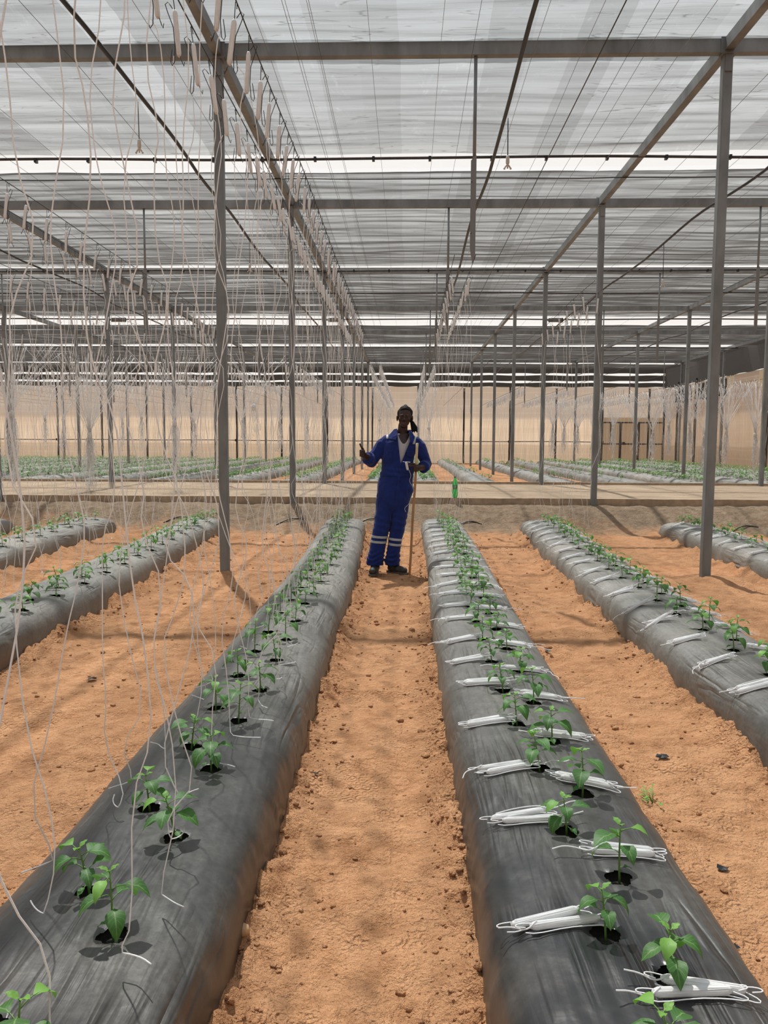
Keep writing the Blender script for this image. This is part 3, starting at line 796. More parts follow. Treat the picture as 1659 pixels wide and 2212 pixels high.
# ------------------------------------------------------------------ pepper seedlings
def leaf_geo(L, W, droop, fold=.25, seg=6):
    V = []; UV = []; F = []; cols = [-1, -.5, 0, .5, 1]
    prof = [0, .55, .95, 1.0, .78, .42, 0.0]
    for i in range(seg + 1):
        t = i / seg; ww = W * prof[i] * .5 if i < len(prof) else 0
        a = -droop * t; x = L * (math.sin(droop * t) / max(droop, 1e-3)); z = -L * (1 - math.cos(droop * t)) / max(droop, 1e-3)
        for c in cols:
            V.append(Vector((x, c * ww, z + abs(c) * ww * fold + .0015 * math.sin(i * 2.4 + c * 2)))); UV.append((t, .5 + c * .5))
    for i in range(seg):
        for k in range(4): a = i * 5 + k; F.append((a, a + 1, a + 6, a + 5))
    return V, F, UV
SEED = []
def seedling_variant(k):
    """a list of (name, mesh) parts, plus one merged mesh for distant copies"""
    r = random.Random(100 + k); H = r.uniform(.095, .135); parts = []
    bend = (r.uniform(-.012, .012), r.uniform(-.012, .012)); allmb = MB()
    def at(t): return Vector((bend[0] * t * t, bend[1] * t * t, -.02 + (H + .02) * t))
    mb = MB().tube([at(t) for t in (0, .3, .6, .85, 1)], [.0032, .0028, .0024, .002, .0016], 6)
    parts.append(('stem', mb.me('stem', 'stem'))); allmb.tube([at(t) for t in (0, .5, 1)], [.003, .0025, .0018], 5, 1)
    n = r.choice([6, 7, 7, 8]); a0 = r.uniform(0, 6)
    for i in range(n + 2):
        ang = a0 + i * 2.4 + r.uniform(-.3, .3)
        if i >= n: t = 1.0; L = r.uniform(.022, .03); pet = .004; droop = .5; up = 1.1; m = 'leaf_tip'
        elif i == 0: t = .28; L = r.uniform(.026, .034); pet = .012; droop = .9; up = .1; m = 'leaf'
        else: t = .45 + .55 * i / n; L = r.uniform(.056, .082) * (1.0 if i < n - 1 else .75); pet = r.uniform(.016, .028); droop = r.uniform(.9, 1.9); up = r.uniform(.15, .7); m = 'leaf' if i < n - 1 else 'leaf_tip'
        p0 = at(t); rot = Matrix.Rotation(ang, 3, 'Z') @ Matrix.Rotation(-up, 3, 'Y'); rotl = Matrix.Rotation(ang, 3, 'Z') @ Matrix.Rotation(-up * .6, 3, 'Y')
        p1 = p0 + rot @ Vector((pet, 0, 0))
        V, F, UV = leaf_geo(L, L * r.uniform(.56, .70), droop)
        V = [p1 + rotl @ v for v in V]
        lm = MB().add(V, F, 0, UV).tube([p0, p0.lerp(p1, .6) + Vector((0, 0, .002)), p1, V[12]], [.0013, .0012, .001, .0005], 4, 1)
        parts.append(('leaf', lm.me('leaf', [m, 'stem'])))
        allmb.add(V, F, 0 if m == 'leaf' else 2, UV).tube([p0, p1], .0012, 3, 1)
    return parts, allmb.me('pepper_seedling', ['leaf', 'stem', 'leaf_tip']), H
for k in range(9): SEED.append(seedling_variant(k))
def place_seedling(x, y, z, near, lab, group, s=1.0):
    parts, merged, H = SEED[random.randrange(len(SEED))]; rz = random.uniform(0, 2 * PI)
    if near:
        o = empty('pepper_seedling', (x, y, z), rz)
        for nm, me in parts: link(nm, me, o)
    else: o = link('pepper_seedling', merged, None, (x, y, z), (0, 0, rz))
    o.rotation_euler[0] = random.uniform(-.1, .1); o.rotation_euler[1] = random.uniform(-.1, .1)
    o.scale = (s, s, s * random.uniform(.92, 1.12)); tag(o, lab, 'plant', group)
SHORT = {'B': 'bed left of path', 'C': 'bed right of path', 'A': 'second bed left of path', 'D': 'second bed right of path', 'E': 'third bed right of path', 'G': 'fourth bed right of path', 'H': 'third bed left of path', 'I': 'fourth bed left of path'}
for k, lst in holes.items():
    b = BEDS[k]
    for r in (0, 1):
        ys = sorted([(y, x) for rr_, x, y in lst if rr_ == r])
        vis = 0
        for (y, x) in ys:
            px = x / y * 1682 + 875
            if px < -80 or px > 1740: continue
            vis += 1
            z = float(bedz(b, x, y))
            lab = 'pepper seedling, %s from camera in %s row, %s' % (ordn(vis), 'left' if r == 0 else 'right', SHORT[k])
            place_seedling(x, y, z, y < 7.5, lab, 'pepper seedlings on the near beds', random.uniform(.98, 1.2) if y > 2.4 else random.uniform(.95, 1.1))
# beyond the cross path: the first plants one by one, the rest as one mass
cnt = 0; stuff = MB(); cand = []
for xi, x in enumerate(FL):
    dens = 1.0 if x < .6 or x > 6 else .25
    for r, dx in enumerate((-.12, .12)):
        y = 18.95 + .2 * r
        while y < 41:
            if random.random() < dens: cand.append((y, x + dx + random.uniform(-.03, .03) + .03 * math.sin(y * .4 + x), xi))
            y += random.uniform(.36, .5)
cand = [c for c in cand if -60 < c[1] / c[0] * 1682 + 875 < 1720]
cand.sort()
FM = SEED[1][1]
fv = np.zeros(len(FM.vertices) * 3); FM.vertices.foreach_get('co', fv); fv = fv.reshape(-1, 3); ff = [tuple(p.vertices) for p in FM.polygons]; fmi = [p.material_index for p in FM.polygons]
sV = []; sF = []; sM = []; off = 0
for i, (y, x, xi) in enumerate(cand):
    z = .22 + .235
    if i < 90:
        j = xi - ci
        where = '%s bed %s of man' % (ordn(abs(j) + (1 if j <= 0 else 0)), 'left' if j <= 0 else 'right')
        place_seedling(x, y, z, False, 'leafy plant near the front end of %s, beyond cross path' % where, 'plants at the near ends of beds beyond the path', random.uniform(1.1, 1.5))
    else:
        a = random.uniform(0, 6); s = random.uniform(1.0, 1.5); c, q = math.cos(a) * s, math.sin(a) * s
        v = np.stack([fv[:, 0] * c - fv[:, 1] * q + x, fv[:, 0] * q + fv[:, 1] * c + y, fv[:, 2] * s * .9 + z], 1)
        sV.append(v); sF += [tuple(k_ + off for k_ in f) for f in ff]; sM += fmi; off += len(v)
o = link('young_plants', mesh_np('young_plants', np.concatenate(sV), sF, ['leaf', 'stem', 'leaf_tip'], midx=sM))
tag(o, 'rows of small green plants on the beds beyond the cross path', 'plants', kind='stuff')

# ------------------------------------------------------------------ twine reels
def wound_geo(mb, L, r, ax0=(0, 0, 0), d=(0, 0, -1), seed=0, n=9, mi=0):
    """twine wound lengthwise on a wire: a slim flattened roll"""
    rr_ = random.Random(seed); ax0 = Vector(ax0); d = Vector(d).normalized(); pts = []; rs = []
    for t in (0, .04, .1, .25, .5, .75, .9, .96, 1): pts.append(ax0 + d * L * t); rs.append(r * (.45 if t in (0, 1) else .85 if t in (.04, .96) else 1 + rr_.uniform(-.05, .08)))
    mb.tube(pts, rs, n, mi)
    u = d.orthogonal().normalized(); v = d.cross(u)
    for k in range(n + 7):
        a = 2 * PI * k / (n + 7) + rr_.uniform(-.1, .1); q = (u * math.cos(a) + v * math.sin(a)) * r * .97; tw = rr_.uniform(-.5, .5)
        q2 = (u * math.cos(a + tw) + v * math.sin(a + tw)) * r * .98
        mb.tube([ax0 + d * L * .01 + q * .55, ax0 + d * L * .08 + q, ax0 + d * L * .5 + (q + q2) * .5 * 1.02, ax0 + d * L * .92 + q2, ax0 + d * L * .99 + q2 * .55], r * .075, 4, mi)
def hook_pts(side):
    s = side
    return [[(0, .018, -.005), (0, .012, .012), (0, 0, .016), (0, -.012, .006), (0, -.004, -.03), (0, 0, -.05)],
            [(s * .008, 0, -.045), (s * .022, .0, -.020), (s * .034, .0, -.028), (s * .028, 0, -.055), (s * .012, 0, -.11), (s * .012, .0, -.18), (s * .020, 0, -.235), (s * .030, 0, -.246), (s * .034, .0, -.232), (s * .022, 0, -.175)],
            [(-s * .004, 0, -.215), (-s * .010, 0, -.240), (-s * .014, 0, -.252), (-s * .018, 0, -.236)]]
HOOKM = {}
for s in (-1, 1):
    mb = MB()
    for pl in hook_pts(s): mb.tube(pl, .0017, 5)
    HOOKM[s] = mb.me('hook', 'wire_dark')
WOUND = []
for k in range(4):
    mb = MB(); wound_geo(mb, .168, .0088 + .0007 * (k % 3), (0, 0, -.05), (0, 0, -1), k); WOUND.append(mb.me('wound_twine', 'twine'))
def string_pts(r, drop, amp, tail, tdir, free=False):
    pts = [(-.003, 0, -.215)]; z = -.25; amp0 = amp; x = y = 0.0
    while z > -drop + .03:
        amp = amp0 * (.6 + .9 * min(1, -z / 2.6))
        x = x * .6 + r.uniform(-amp, amp); y = y * .6 + r.uniform(-amp, amp); pts.append((x, y, z)); z -= r.uniform(.09, .26)
    pts.append((x * .5, y * .5, -drop + .012))
    if not free and tail > 0:
        a = tdir; px, py = x * .5, y * .5
        for q in range(3):
            a += r.uniform(-.6, .6); px += math.cos(a) * tail / 3; py += math.sin(a) * tail / 3; pts.append((px, py, -drop + .006))
    return pts
def smoothen(p, k=2):
    for _ in range(k):
        q = [p[0]]
        for a, b in zip(p[:-1], p[1:]):
            q.append(tuple(a[i] * .75 + b[i] * .25 for i in range(3))); q.append(tuple(a[i] * .25 + b[i] * .75 for i in range(3)))
        q.append(p[-1]); p = q
    return p
HZ = 3.07
STR = []
for k in range(14):
    r = random.Random(300 + k)
    pts = string_pts(r, HZ - .255, .040, r.choice([0, .06, .10]), r.uniform(0, 6), free=k % 3 == 0)
    STR.append(MB().tube(smoothen(pts, 1), .0018, 4).me('hanging_twine', 'twine'))
WIRES = {'B': [(-.105, 0), (.115, 1)], 'A': [(-.15, 0), (.16, 1)], 'H': [(.22, 0), (.60, 1)], 'I': [(-.1, 0), (.25, 1)], 'C': [(-.10, 0), (.09, 1)], 'D': [(.06, 0), (.26, 1)]}
WY = {'B': (1.0, 12.1), 'A': (3.9, 12.2), 'H': (6.3, 12.2), 'I': (8.6, 12.2), 'C': (7.8, 11.9), 'D': (9.0, 11.9)}
WSTEP = {'B': .252, 'A': .30, 'H': .36, 'I': .42, 'C': .42, 'D': .5}
nreel = 0
for k in WIRES:
    b = BEDS[k]; ya0, ya1 = WY[k]
    for dx, side in WIRES[k]:
        fx = b['x'] + dx
        def wx(y): return fx + (b['far'] * .35 * sstep(7, 13, y) if k != 'B' else 0)
        pts = [(float(wx(y)), y, HZ + .03 + .012 * math.sin(y * 1.5)) for y in np.arange(ya0 - .6 if k in 'CDB' else ya0 - 1.2, 18.0, .4)]
        o = MB().tube(pts, .0028, 5).build('crop_wire', 'wire_dark')
        tag(o, 'twisted crop wire overhead, %s one of two above %s' % (('left', 'right')[side], SHORT[k]), 'wire', 'crop wires carrying the twine reels')
        y = ya0 + (.1 if side else 0); c = 0
        while y < ya1:
            x = float(wx(y)); zz = HZ + .012 + .012 * math.sin(y * 1.5)
            px = x / y * 1682 + 875
            if -70 < px < 1730:
                c += 1; nreel += 1
                o = empty('twine_reel', (x, y, zz))
                lab = 'hanging twine reel, %s from camera on %s wire, %s' % (ordn(c), ('left', 'right')[side], SHORT[k])
                tag(o, lab, 'twine reel', 'twine reels hanging from the crop wires')
                tl = .10 * (-1 if side == 0 else 1) + random.uniform(-.05, .05)
                h = link('hook', HOOKM[1 if side else -1], o); wd = link('wound_twine', random.choice(WOUND), o)
                h.rotation_euler = wd.rotation_euler = (random.uniform(-.03, .03), tl, 0)
                wd.rotation_euler[2] = 0
                if y < 4.2 or (k == 'B' and random.random() < .35):
                    pts = string_pts(random.Random(int(y * 1000) + side), HZ - .262, .048, random.choice([.05, .09, .12]), (PI if side == 0 else 0) + random.uniform(-1.2, 1.2))
                    # the tail ends must lie on the film, not in it
                    fix = []
                    for (qx, qy, qz) in pts:
                        wz = float(bedz(b, x + qx, y + qy)); gz_ = max(wz, 0)
                        if zz + qz < gz_ + .006: qz = gz_ + .006 - zz
                        fix.append((qx, qy, qz))
                    link('hanging_twine', MB().tube(smoothen(fix, 1), .0019, 4).me('hanging_twine', 'twine'), o)
                else:
                    st = link('hanging_twine', random.choice(STR), o); 
                    st.scale = (random.choice([-1, 1]), random.choice([-1, 1]), random.uniform(.93, .995))
            y += WSTEP[k] * random.uniform(.86, 1.14)
# reels over the beds beyond the path
V0 = MB(); wound_geo(V0, .18, .012, (0, 0, -.05), (0, 0, -1), 3, 5)
vb = np.array([tuple(v) for v in V0.v]); fb = V0.f
mb = MB(); mb.tube([(0, 0, .02), (.01, 0, -.04)], .003, 3); mb.tube([(.0, 0, -.24), (.01, 0, -.5), (-.01, 0, -1.0), (.0, .01, -1.6), (.01, 0, -2.3)], .0020, 3)
vb2 = np.array([tuple(v) for v in mb.v]); fb2 = mb.f
sV = []; sF = []; off = 0
for xi, x in enumerate(FL):
    if x == 1.95: rng_ = (40, 40)
    elif -2 < x < 1: rng_ = (18.8, 39)
    elif x > 3: rng_ = (27 if x < 8 else 22, 38)
    else: rng_ = (18.7, 29)
    for dx in (-.12, .12):
        y = rng_[0] + random.uniform(0, .3)
        while y < rng_[1]:
            px = x / y * 1682 + 875
            if -50 < px < 1710:
                a = random.uniform(-.14, .14); s = 1.15
                for vv, f_ in ((vb, fb), (vb2, fb2)):
                    v = vv * s; v = np.stack([v[:, 0] + a * v[:, 2] + x + dx, v[:, 1] + y, v[:, 2] + HZ + .22], 1)
                    sV.append(v); sF += [tuple(q + off for q in f) for f in f_]; off += len(v)
            y += random.uniform(.27, .4)
    wmb = MB().tube([(x, y, HZ + .25 + .01 * math.sin(y)) for y in np.arange(18.4, 42.9, 1.2)], .006, 4)
    o = wmb.build('crop_wire', 'wire_dark'); j = xi - ci
    tag(o, 'crop wire over the %s bed %s of man, beyond cross path' % (ordn(abs(j) + (1 if j <= 0 else 0)), 'left' if j <= 0 else 'right'), 'wire', 'crop wires beyond the cross path')
o = link('twine_reels', mesh_np('twine_reels', np.concatenate(sV), sF, 'twine')); tag(o, 'far rows of white twine reels and strings hanging beyond the cross path', 'twine reels', kind='stuff')

# gathered strings tied into bunches
def bunch(x, y, zk, ztop, nst, spread, tail, lab, r=.003, seed=0, ydir=1.0):
    q = random.Random(seed); mb = MB()
    for i in range(nst):
        sx = q.uniform(-spread, spread); sy = q.uniform(-spread * 1.6, spread * 1.6) * ydir
        kx, ky = q.uniform(-.03, .03), q.uniform(-.03, .03)
        p = [(x + sx, y + sy, ztop - q.uniform(0, .1))]
        for t in (.3, .6, .85):
            w_ = (1 - t) ** 1.25; p.append((x + sx * w_ + q.uniform(-.03, .03), y + sy * w_ + q.uniform(-.03, .03), ztop + (zk - ztop) * t))
        p.append((x + kx, y + ky, zk)); zz = zk; xx, yy = x + kx, y + ky; L = tail * q.uniform(.35, 1)
        while zz > zk - L:
            zz -= q.uniform(.06, .14); xx = x + (xx - x) * .9 + q.uniform(-.05, .05); yy = y + (yy - y) * .9 + q.uniform(-.05, .05); p.append((xx, yy, zz))
        if q.random() < .5: p += [(xx + q.uniform(-.05, .05), yy, zz + .09), (xx + q.uniform(-.06, .06), yy, zz + .17)]
        mb.tube(smoothen(p, 1), r, 3)
    o = mb.build('twine_bunch', 'twine')
    k_ = MB(); k_.ball((x, y, zk), (.05, .05, .07), 8, 6); k_.tube([(x - .05, y, zk + .02), (x, y - .055, zk), (x + .05, y, zk - .02), (x, y + .05, zk), (x - .05, y, zk + .02)], .008, 4); kk = k_.build('knot', 'twine', o)
    tag(o, lab, 'twine', 'strings gathered and tied in bunches')
bunch(-6.85, 13.4, 1.85, 3.1, 46, .55, 1.25, 'thick tangle of strings wrapped round the post at the left edge', .0034, 1)
bunch(-6.15, 15.0, 1.50, 3.1, 60, .75, 1.10, 'large tied bunch of strings over the cross path, left, tail nearly to the ground', .0034, 2)
bunch(-4.55, 15.2, 1.75, 3.1, 36, .70, 1.25, 'bunch of strings tied beside the second left post row, over the cross path', .0032, 3)
bunch(-2.95, 15.0, 2.05, 3.1, 14, .6, .7, 'thin bunch of strings over the cross path left of the second left post', .003, 4)
for i, (px, Yy, zk) in enumerate([(1186, 30, 1.95), (1210, 35, 2.0), (1239, 34, 1.95), (1272, 33, 1.9), (1314, 30, 1.95), (1362, 29, 1.95), (1398, 27.5, 1.75), (1430, 27, 2.0), (1475, 25.5, 1.9), (1506, 25, 1.6), (1552, 24, 1.75), (1613, 23, 1.65)]):
    X = (px - 875) / 1682 * Yy
    bunch(X, Yy, zk, 3.25, 26, .75, 1.1, 'tied bunch of white strings before the right wall, %s of twelve from left' % ordn(i + 1), .006, 20 + i)
for i, (px, Yy, zk) in enumerate([(88, 26, 2.1), (128, 23, 2.0), (258, 27, 2.0), (300, 24, 2.1), (415, 24, 1.9), (520, 27, 2.1), (600, 25, 2.0), (660, 28, 1.9)]):
    X = (px - 875) / 1682 * Yy
    bunch(X, Yy, zk, 3.25, 20, .7, 1.0, 'tied bunch of white strings before back wall, %s of eight from left' % ordn(i + 1), .005, 40 + i)
bunch(-.95, 27, 2.15, 3.25, 14, .5, .9, 'bunch of white strings tied behind the man, left of his head', .004, 61)
bunch(.72, 26, 1.85, 3.25, 18, .6, .8, 'bunch of white strings tied behind the man, right of his head', .004, 62)

# ------------------------------------------------------------------ reels lying on the beds
def lying_reel(k):
    r = random.Random(500 + k); L = r.uniform(.165, .185); R_ = r.uniform(.0095, .0108)
    a = MB(); wound_geo(a, L, R_, (-L / 2, 0, 0), (1, 0, 0), 40 + k)
    h = MB(); e = L / 2
    for s in (-1, 1):
        h.tube(smoothen([(s * (e - .03), .004, 0), (s * (e + .012), .010, .003), (s * (e + .033), .008, .004), (s * (e + .036), -.002, .004), (s * (e + .012), -.006, .002)], 1), .0015, 5)
    h.tube(smoothen([(-e - .015, -.016, -.004), (-e + .01, -.022, -.006), (0, -.016, -.004), (e - .02, -.020, -.004), (e + .022, -.028, -.006), (e + .026, -.018, -.004), (e, -.006, 0)], 1), .0015, 5)
    t = MB(); s = r.choice([-1, 1]); q = [(s * e * .8, 0, .012)]
    x, y, a_ = s * (e + .012), -.01, r.uniform(-1, 1)
    for i in range(r.choice([2, 3, 4, 5])): q.append((x, y, -.004 + r.uniform(0, .012))); x += s * .035 * math.cos(a_); y += .035 * math.sin(a_); a_ += r.uniform(-1.0, 1.0)
    t.tube(smoothen(q, 2), .0020, 5)
    if r.random() < .5:
        t.tube(smoothen([(-e * .8, .006, .010), (-e * .2, .03, .004), (e * .5, .034, .002), (e * .95, .012, .006)], 2), .0019, 5)
    return a.me('wound_twine', 'twine'), h.me('hook', 'zinc'), t.me('loose_end', 'twine')
LR = [lying_reel(k) for k in range(8)]
def reel_pair(b, x, y, ang, c, side, k, first):
    """two reels side by side; each is a thing of its own"""
    gap = random.choice([1, 1, 1.15, 1.5]); wob_ = random.choice([.05, .08, .08, .2])
    for j in (0, 1):
        a = ang + random.uniform(-wob_, wob_)
        oy = (-.0125 if j == 0 else .0125) * gap; xx = x - math.sin(a) * oy + random.uniform(-.022, .022); yy = y + math.cos(a) * oy
        e = .1; zs = [float(bedz(b, xx + s * e * math.cos(a), yy + s * e * math.sin(a))) for s in (-1, 0, 1)]
        z = max(zs[1], (zs[0] + zs[2]) / 2) + .0135
        o = empty('twine_reel', (xx, yy, z)); o.rotation_euler = (0, -math.atan2(zs[2] - zs[0], 2 * e) * .9, a)
        W_, H_, T_ = LR[random.randrange(8)]
        link('wound_twine', W_, o, rot=(random.uniform(0, 6), 0, 0)); link('hook', H_, o)
        if j == 0 or random.random() < .5: link('loose_end', T_, o)
        lab = 'twine reel, %s of %s pair %s from camera, %s' % (('front', 'rear')[j], ('left', 'right')[side], ordn(c), SHORT[k])
        tag(o, lab, 'twine reel', 'twine reels lying on the beds')
LP = {'C': [[1.37, 1.826, 2.349, 2.719, 3.189, 3.705, 4.107, 4.55, 5.098, 5.509], [1.18, 1.585, 2.151, 2.607, 3.03, 3.51, 3.933, 4.436]],
      'D': [[3.72, 4.187, 4.638, 5.139, 5.609, 6.1, 6.659], [3.5, 4.0, 4.45, 4.95, 5.4]], 'E': [[7.0, 7.5], [7.2, 7.7]]}
LX = {'C': (-.150, .108), 'D': (-.20, .19), 'E': (-.20, .20)}
for k, sides in LP.items():
    b = BEDS[k]
    for side, ys in enumerate(sides):
        y = ys[-1]
        while y < 10.9: y += .47 * random.uniform(.9, 1.1); ys.append(y)
        c = 0
        for y in ys:
            x = float(bcx(b, y)) + LX[k][side] + random.uniform(-.012, .012)
            px = x / y * 1682 + 875
            if px > 1730: continue
            c += 1
            reel_pair(b, x, y, random.uniform(-.05, .1) if side == 0 else random.uniform(-.22, -.02), c, side, k, c == 1)

# ------------------------------------------------------------------ soil clods, scraps, stones
ico = bmesh.new(); bmesh.ops.create_icosphere(ico, subdivisions=2, radius=1); iv = np.array([tuple(v.co) for v in ico.verts]); iff = [tuple(v.index for v in f.verts) for f in ico.faces]; ico.free()
sV = []; sF = []; off = 0; q = random.Random(9)
for i in range(5200):
    y = 1.4 + (q.random() ** 1.7) * 10.5; b = BEDS[q.choice(['B', 'B', 'C', 'C', 'D', 'A'])]; s_ = q.choice([-1, 1])
    x = float(bcx(b, y)) + s_ * (b['hw'] + abs(q.gauss(.03, .09)))
    if q.random() < .3: x = q.uniform(-2.4, 1.6) 
    if any(abs(x - float(bcx(bb, y))) < bb['hw'] for bb in BEDS.values()): continue
    r_ = min(.017, .0022 + q.expovariate(1 / .0028)) * (1 if y < 5 else 1.3)
    v = iv * (1 + .20 * RNG.standard_normal((len(iv), 1))); v = v * np.array([q.uniform(.8, 1.3), q.uniform(.8, 1.3), q.uniform(.5, .9)]) * r_
    v = v + np.array([x, y, gz1(x, y) + r_ * .25]); sV.append(v); sF += [tuple(k_ + off for k_ in f) for f in iff]; off += len(v)
o = link('soil_clods', mesh_np('soil_clods', np.concatenate(sV), sF, 'soil')); tag(o, 'crumbs and clods of orange soil along the foot of the beds', 'soil', kind='stuff')
def stone(x, y, r_, lab, seed=0, mat='stone'):
    rg = np.random.default_rng(seed); v = iv * (1 + .12 * fbm(iv[:, 0] * 2 + seed, iv[:, 1] * 2 + iv[:, 2], seed, 3)[:, None] * 2)
    v = v * np.array([1.1, .9, .85]) * r_
    o = link('stone', mesh_np('stone', v, iff, mat), None, (x, y, gz1(x, y) + r_ * .45)); tag(o, lab, 'stone')
stone(-.455, 2.07, .022, 'pale lump of soil beside the left film edge near the camera', 1)
stone(-.53, 2.72, .014, 'small round clod at the left foot of the path', 2)
def scrap(x, y, s, lab, seed):
    q = random.Random(seed); nn = 9; V = [(0, 0, .012 * q.random())]; 
    for k_ in range(nn): a = 2 * PI * k_ / nn; V.append((math.cos(a) * s * q.uniform(.4, 1), math.sin(a) * s * q.uniform(.3, .8), q.uniform(0, .4) * s))
    z = gz1(x, y) + .006
    V += [(a, b_, c - .001) for a, b_, c in V]; m = nn + 1
    F = [(0, 1 + k_, 1 + (k_ + 1) % nn) for k_ in range(nn)] + [(m, m + 1 + (k_ + 1) % nn, m + 1 + k_) for k_ in range(nn)]
    o = MB().add(V, F, sm=False).build('film_scrap', 'plastic_black', None, (x, y, z)); tag(o, lab, 'film scrap', 'torn scraps of black film on the sand')
scrap(.913, 2.085, .032, 'torn shiny scrap of black film on the sand near the lower right edge', 1)
scrap(1.156, 3.42, .035, 'torn scrap of black film right of the second pair row, above the weed', 2)
scrap(1.067, 2.52, .028, 'small curled black film scrap on the right sand strip', 3)
scrap(-.37, 3.15, .02, 'tiny black scrap in the middle of the path at its left side', 4)
scrap(-1.86, 4.45, .04, 'black scrap on the sand left of the strings bed', 5)
scrap(.96, 5.2, .03, 'small dark scrap on the sand between the two right beds', 6)
# little weed
root = empty('weed', (.986, 3.0, gz1(.986, 3.0))); tag(root, 'small green weed sprouting from the sand on the right strip', 'plant')
q = random.Random(4); mb = MB(); lf = MB()
for i in range(9):
    a = q.uniform(0, 6.28); L = q.uniform(.03, .06); p1 = Vector((math.cos(a) * L, math.sin(a) * L, q.uniform(.015, .05)))
    mb.tube([(0, 0, -.005), p1 * .5 + Vector((0, 0, .01)), p1], .0012, 4)
    for j in range(2):
        V, F, UV = leaf_geo(q.uniform(.018, .03), .010, .8); rot = Matrix.Rotation(a + q.uniform(-.8, .8), 3, 'Z') @ Matrix.Rotation(-.4, 3, 'Y'); lf.add([p1 * (.7 + .3 * j) + rot @ v for v in V], F, 0, UV)
mb.build('stem', 'stem', root); lf.build('leaves', 'leaf_tip', root)
# drip tube ends sticking out of the embankment
for i, (x, y) in enumerate([(-5.1, 12.2), (-3.6, 12.3), (-.55, 12.35), (-1.85, 12.4), (1.0, 12.4), (5.3, 12.3)]):
    pts = [(x - .25, y - .12), (x - .1, y - .02), (x + .05, y + .02), (x + .2, y - .03)]
    o = MB().tube(smoothen([(a, b_, gz1(a, b_) + (.02 if j in (1, 2) else .0)) for j, (a, b_) in enumerate(pts)], 2), .009, 6).build('drip_tube', 'hose_black')
    tag(o, 'black drip tube end on the grey bank behind the beds, %s from the left' % ordn(i + 1) if i < 2 else 'black drip tube end on the grey bank behind the beds, %s from the left' % ordn(i + 1), 'tube', 'drip tube ends on the bank')

# ------------------------------------------------------------------ green bottle on the kerb
root = empty('soda_bottle', (.81, 13.075, .480)); tag(root, 'empty green plastic soda bottle standing on the near path kerb', 'bottle')
prof = [(.030, 0), (.040, .004), (.047, .02), (.049, .06), (.048, .09), (.044, .12), (.040, .145), (.042, .17), (.0455, .20), (.0455, .215), (.043, .25), (.034, .285), (.022, .312), (.0145, .326), (.0145, .338)]
MB().lathe(prof, 20).build('bottle_body', 'bottle_green', root)
MB().lathe([(.0165, .332), (.0165, .352), (.014, .355)], 14).build('cap', 'plastic_black', root)
lb = MB().lathe([(.0408, .142), (.0432, .170), (.0466, .198), (.0466, .210)], 20).build('label', 'label_green', root)
mb = MB()
for (x0, z0, x1, z1) in ((-.026, .148, -.026, .190), (-.026, .190, -.017, .168), (-.017, .168, -.008, .190), (-.008, .190, -.008, .148), (.012, .150, .012, .186), (.003, .187, .021, .187)):
    mb.tube([(x0, -math.sqrt(max(0, .0440 ** 2 - x0 * x0)) - .002, z0), (x1, -math.sqrt(max(0, .0440 ** 2 - x1 * x1)) - .002, z1)], .0022, 4)
mb.build('lettering', 'label_pale', lb)

# ------------------------------------------------------------------ the man
def remesh(mb, voxel, mats, smooth_it=3, name='m'):
    me = mb.me(name, 'skin'); o = bpy.data.objects.new('tmp', me); COL.objects.link(o)
    m = o.modifiers.new('r', 'REMESH'); m.mode = 'VOXEL'; m.voxel_size = voxel
    if smooth_it: q = o.modifiers.new('s', 'SMOOTH'); q.iterations = smooth_it; q.factor = .5
    dg = bpy.context.evaluated_depsgraph_get(); ev = o.evaluated_get(dg); r = bpy.data.meshes.new_from_object(ev)
    V = np.zeros(len(r.vertices) * 3); r.vertices.foreach_get('co', V); V = V.reshape(-1, 3)
    Nn = np.zeros(len(r.vertices) * 3); r.vertices.foreach_get('normal', Nn); Nn = Nn.reshape(-1, 3)
    F = [tuple(p.vertices) for p in r.polygons]
    bpy.data.objects.remove(o); bpy.data.meshes.remove(r); bpy.data.meshes.remove(me)
    return V, Nn, F
def capsule(mb, pts, rs, n=14):
    mb.tube(pts, list(rs), n)
    for p, r in ((pts[0], rs[0]), (pts[-1], rs[-1])): mb.ball(p, r * .995, n, 8)
    for p, r in zip(pts[1:-1], rs[1:-1]): mb.ball(p, r * 1.0, n, 8)
def loft(mb, rows, n=28):
    V = []
    for z, cx, cy, rx, ry in rows:
        for k in range(n): a = 2 * PI * k / n; V.append((cx + rx * math.cos(a), cy + ry * math.sin(a), z))
    F = [(i * n + k, i * n + (k + 1) % n, (i + 1) * n + (k + 1) % n, (i + 1) * n + k) for i in range(len(rows) - 1) for k in range(n)]
    F += [tuple(range(n - 1, -1, -1)), tuple((len(rows) - 1) * n + k for k in range(n))]
    mb.add(V, F)
OX, OY = -.10, 8.27
gm = gz1(OX, OY)
man = empty('person', (OX, OY, gm)); tag(man, 'person in blue coverall giving a thumbs up, holding a stick, standing on the sand path', 'person')
def PX(p): return (p[0] - OX, p[1], p[2])
def shift(V): V = V.copy(); V[:, 0] -= OX; return V

body = MB()
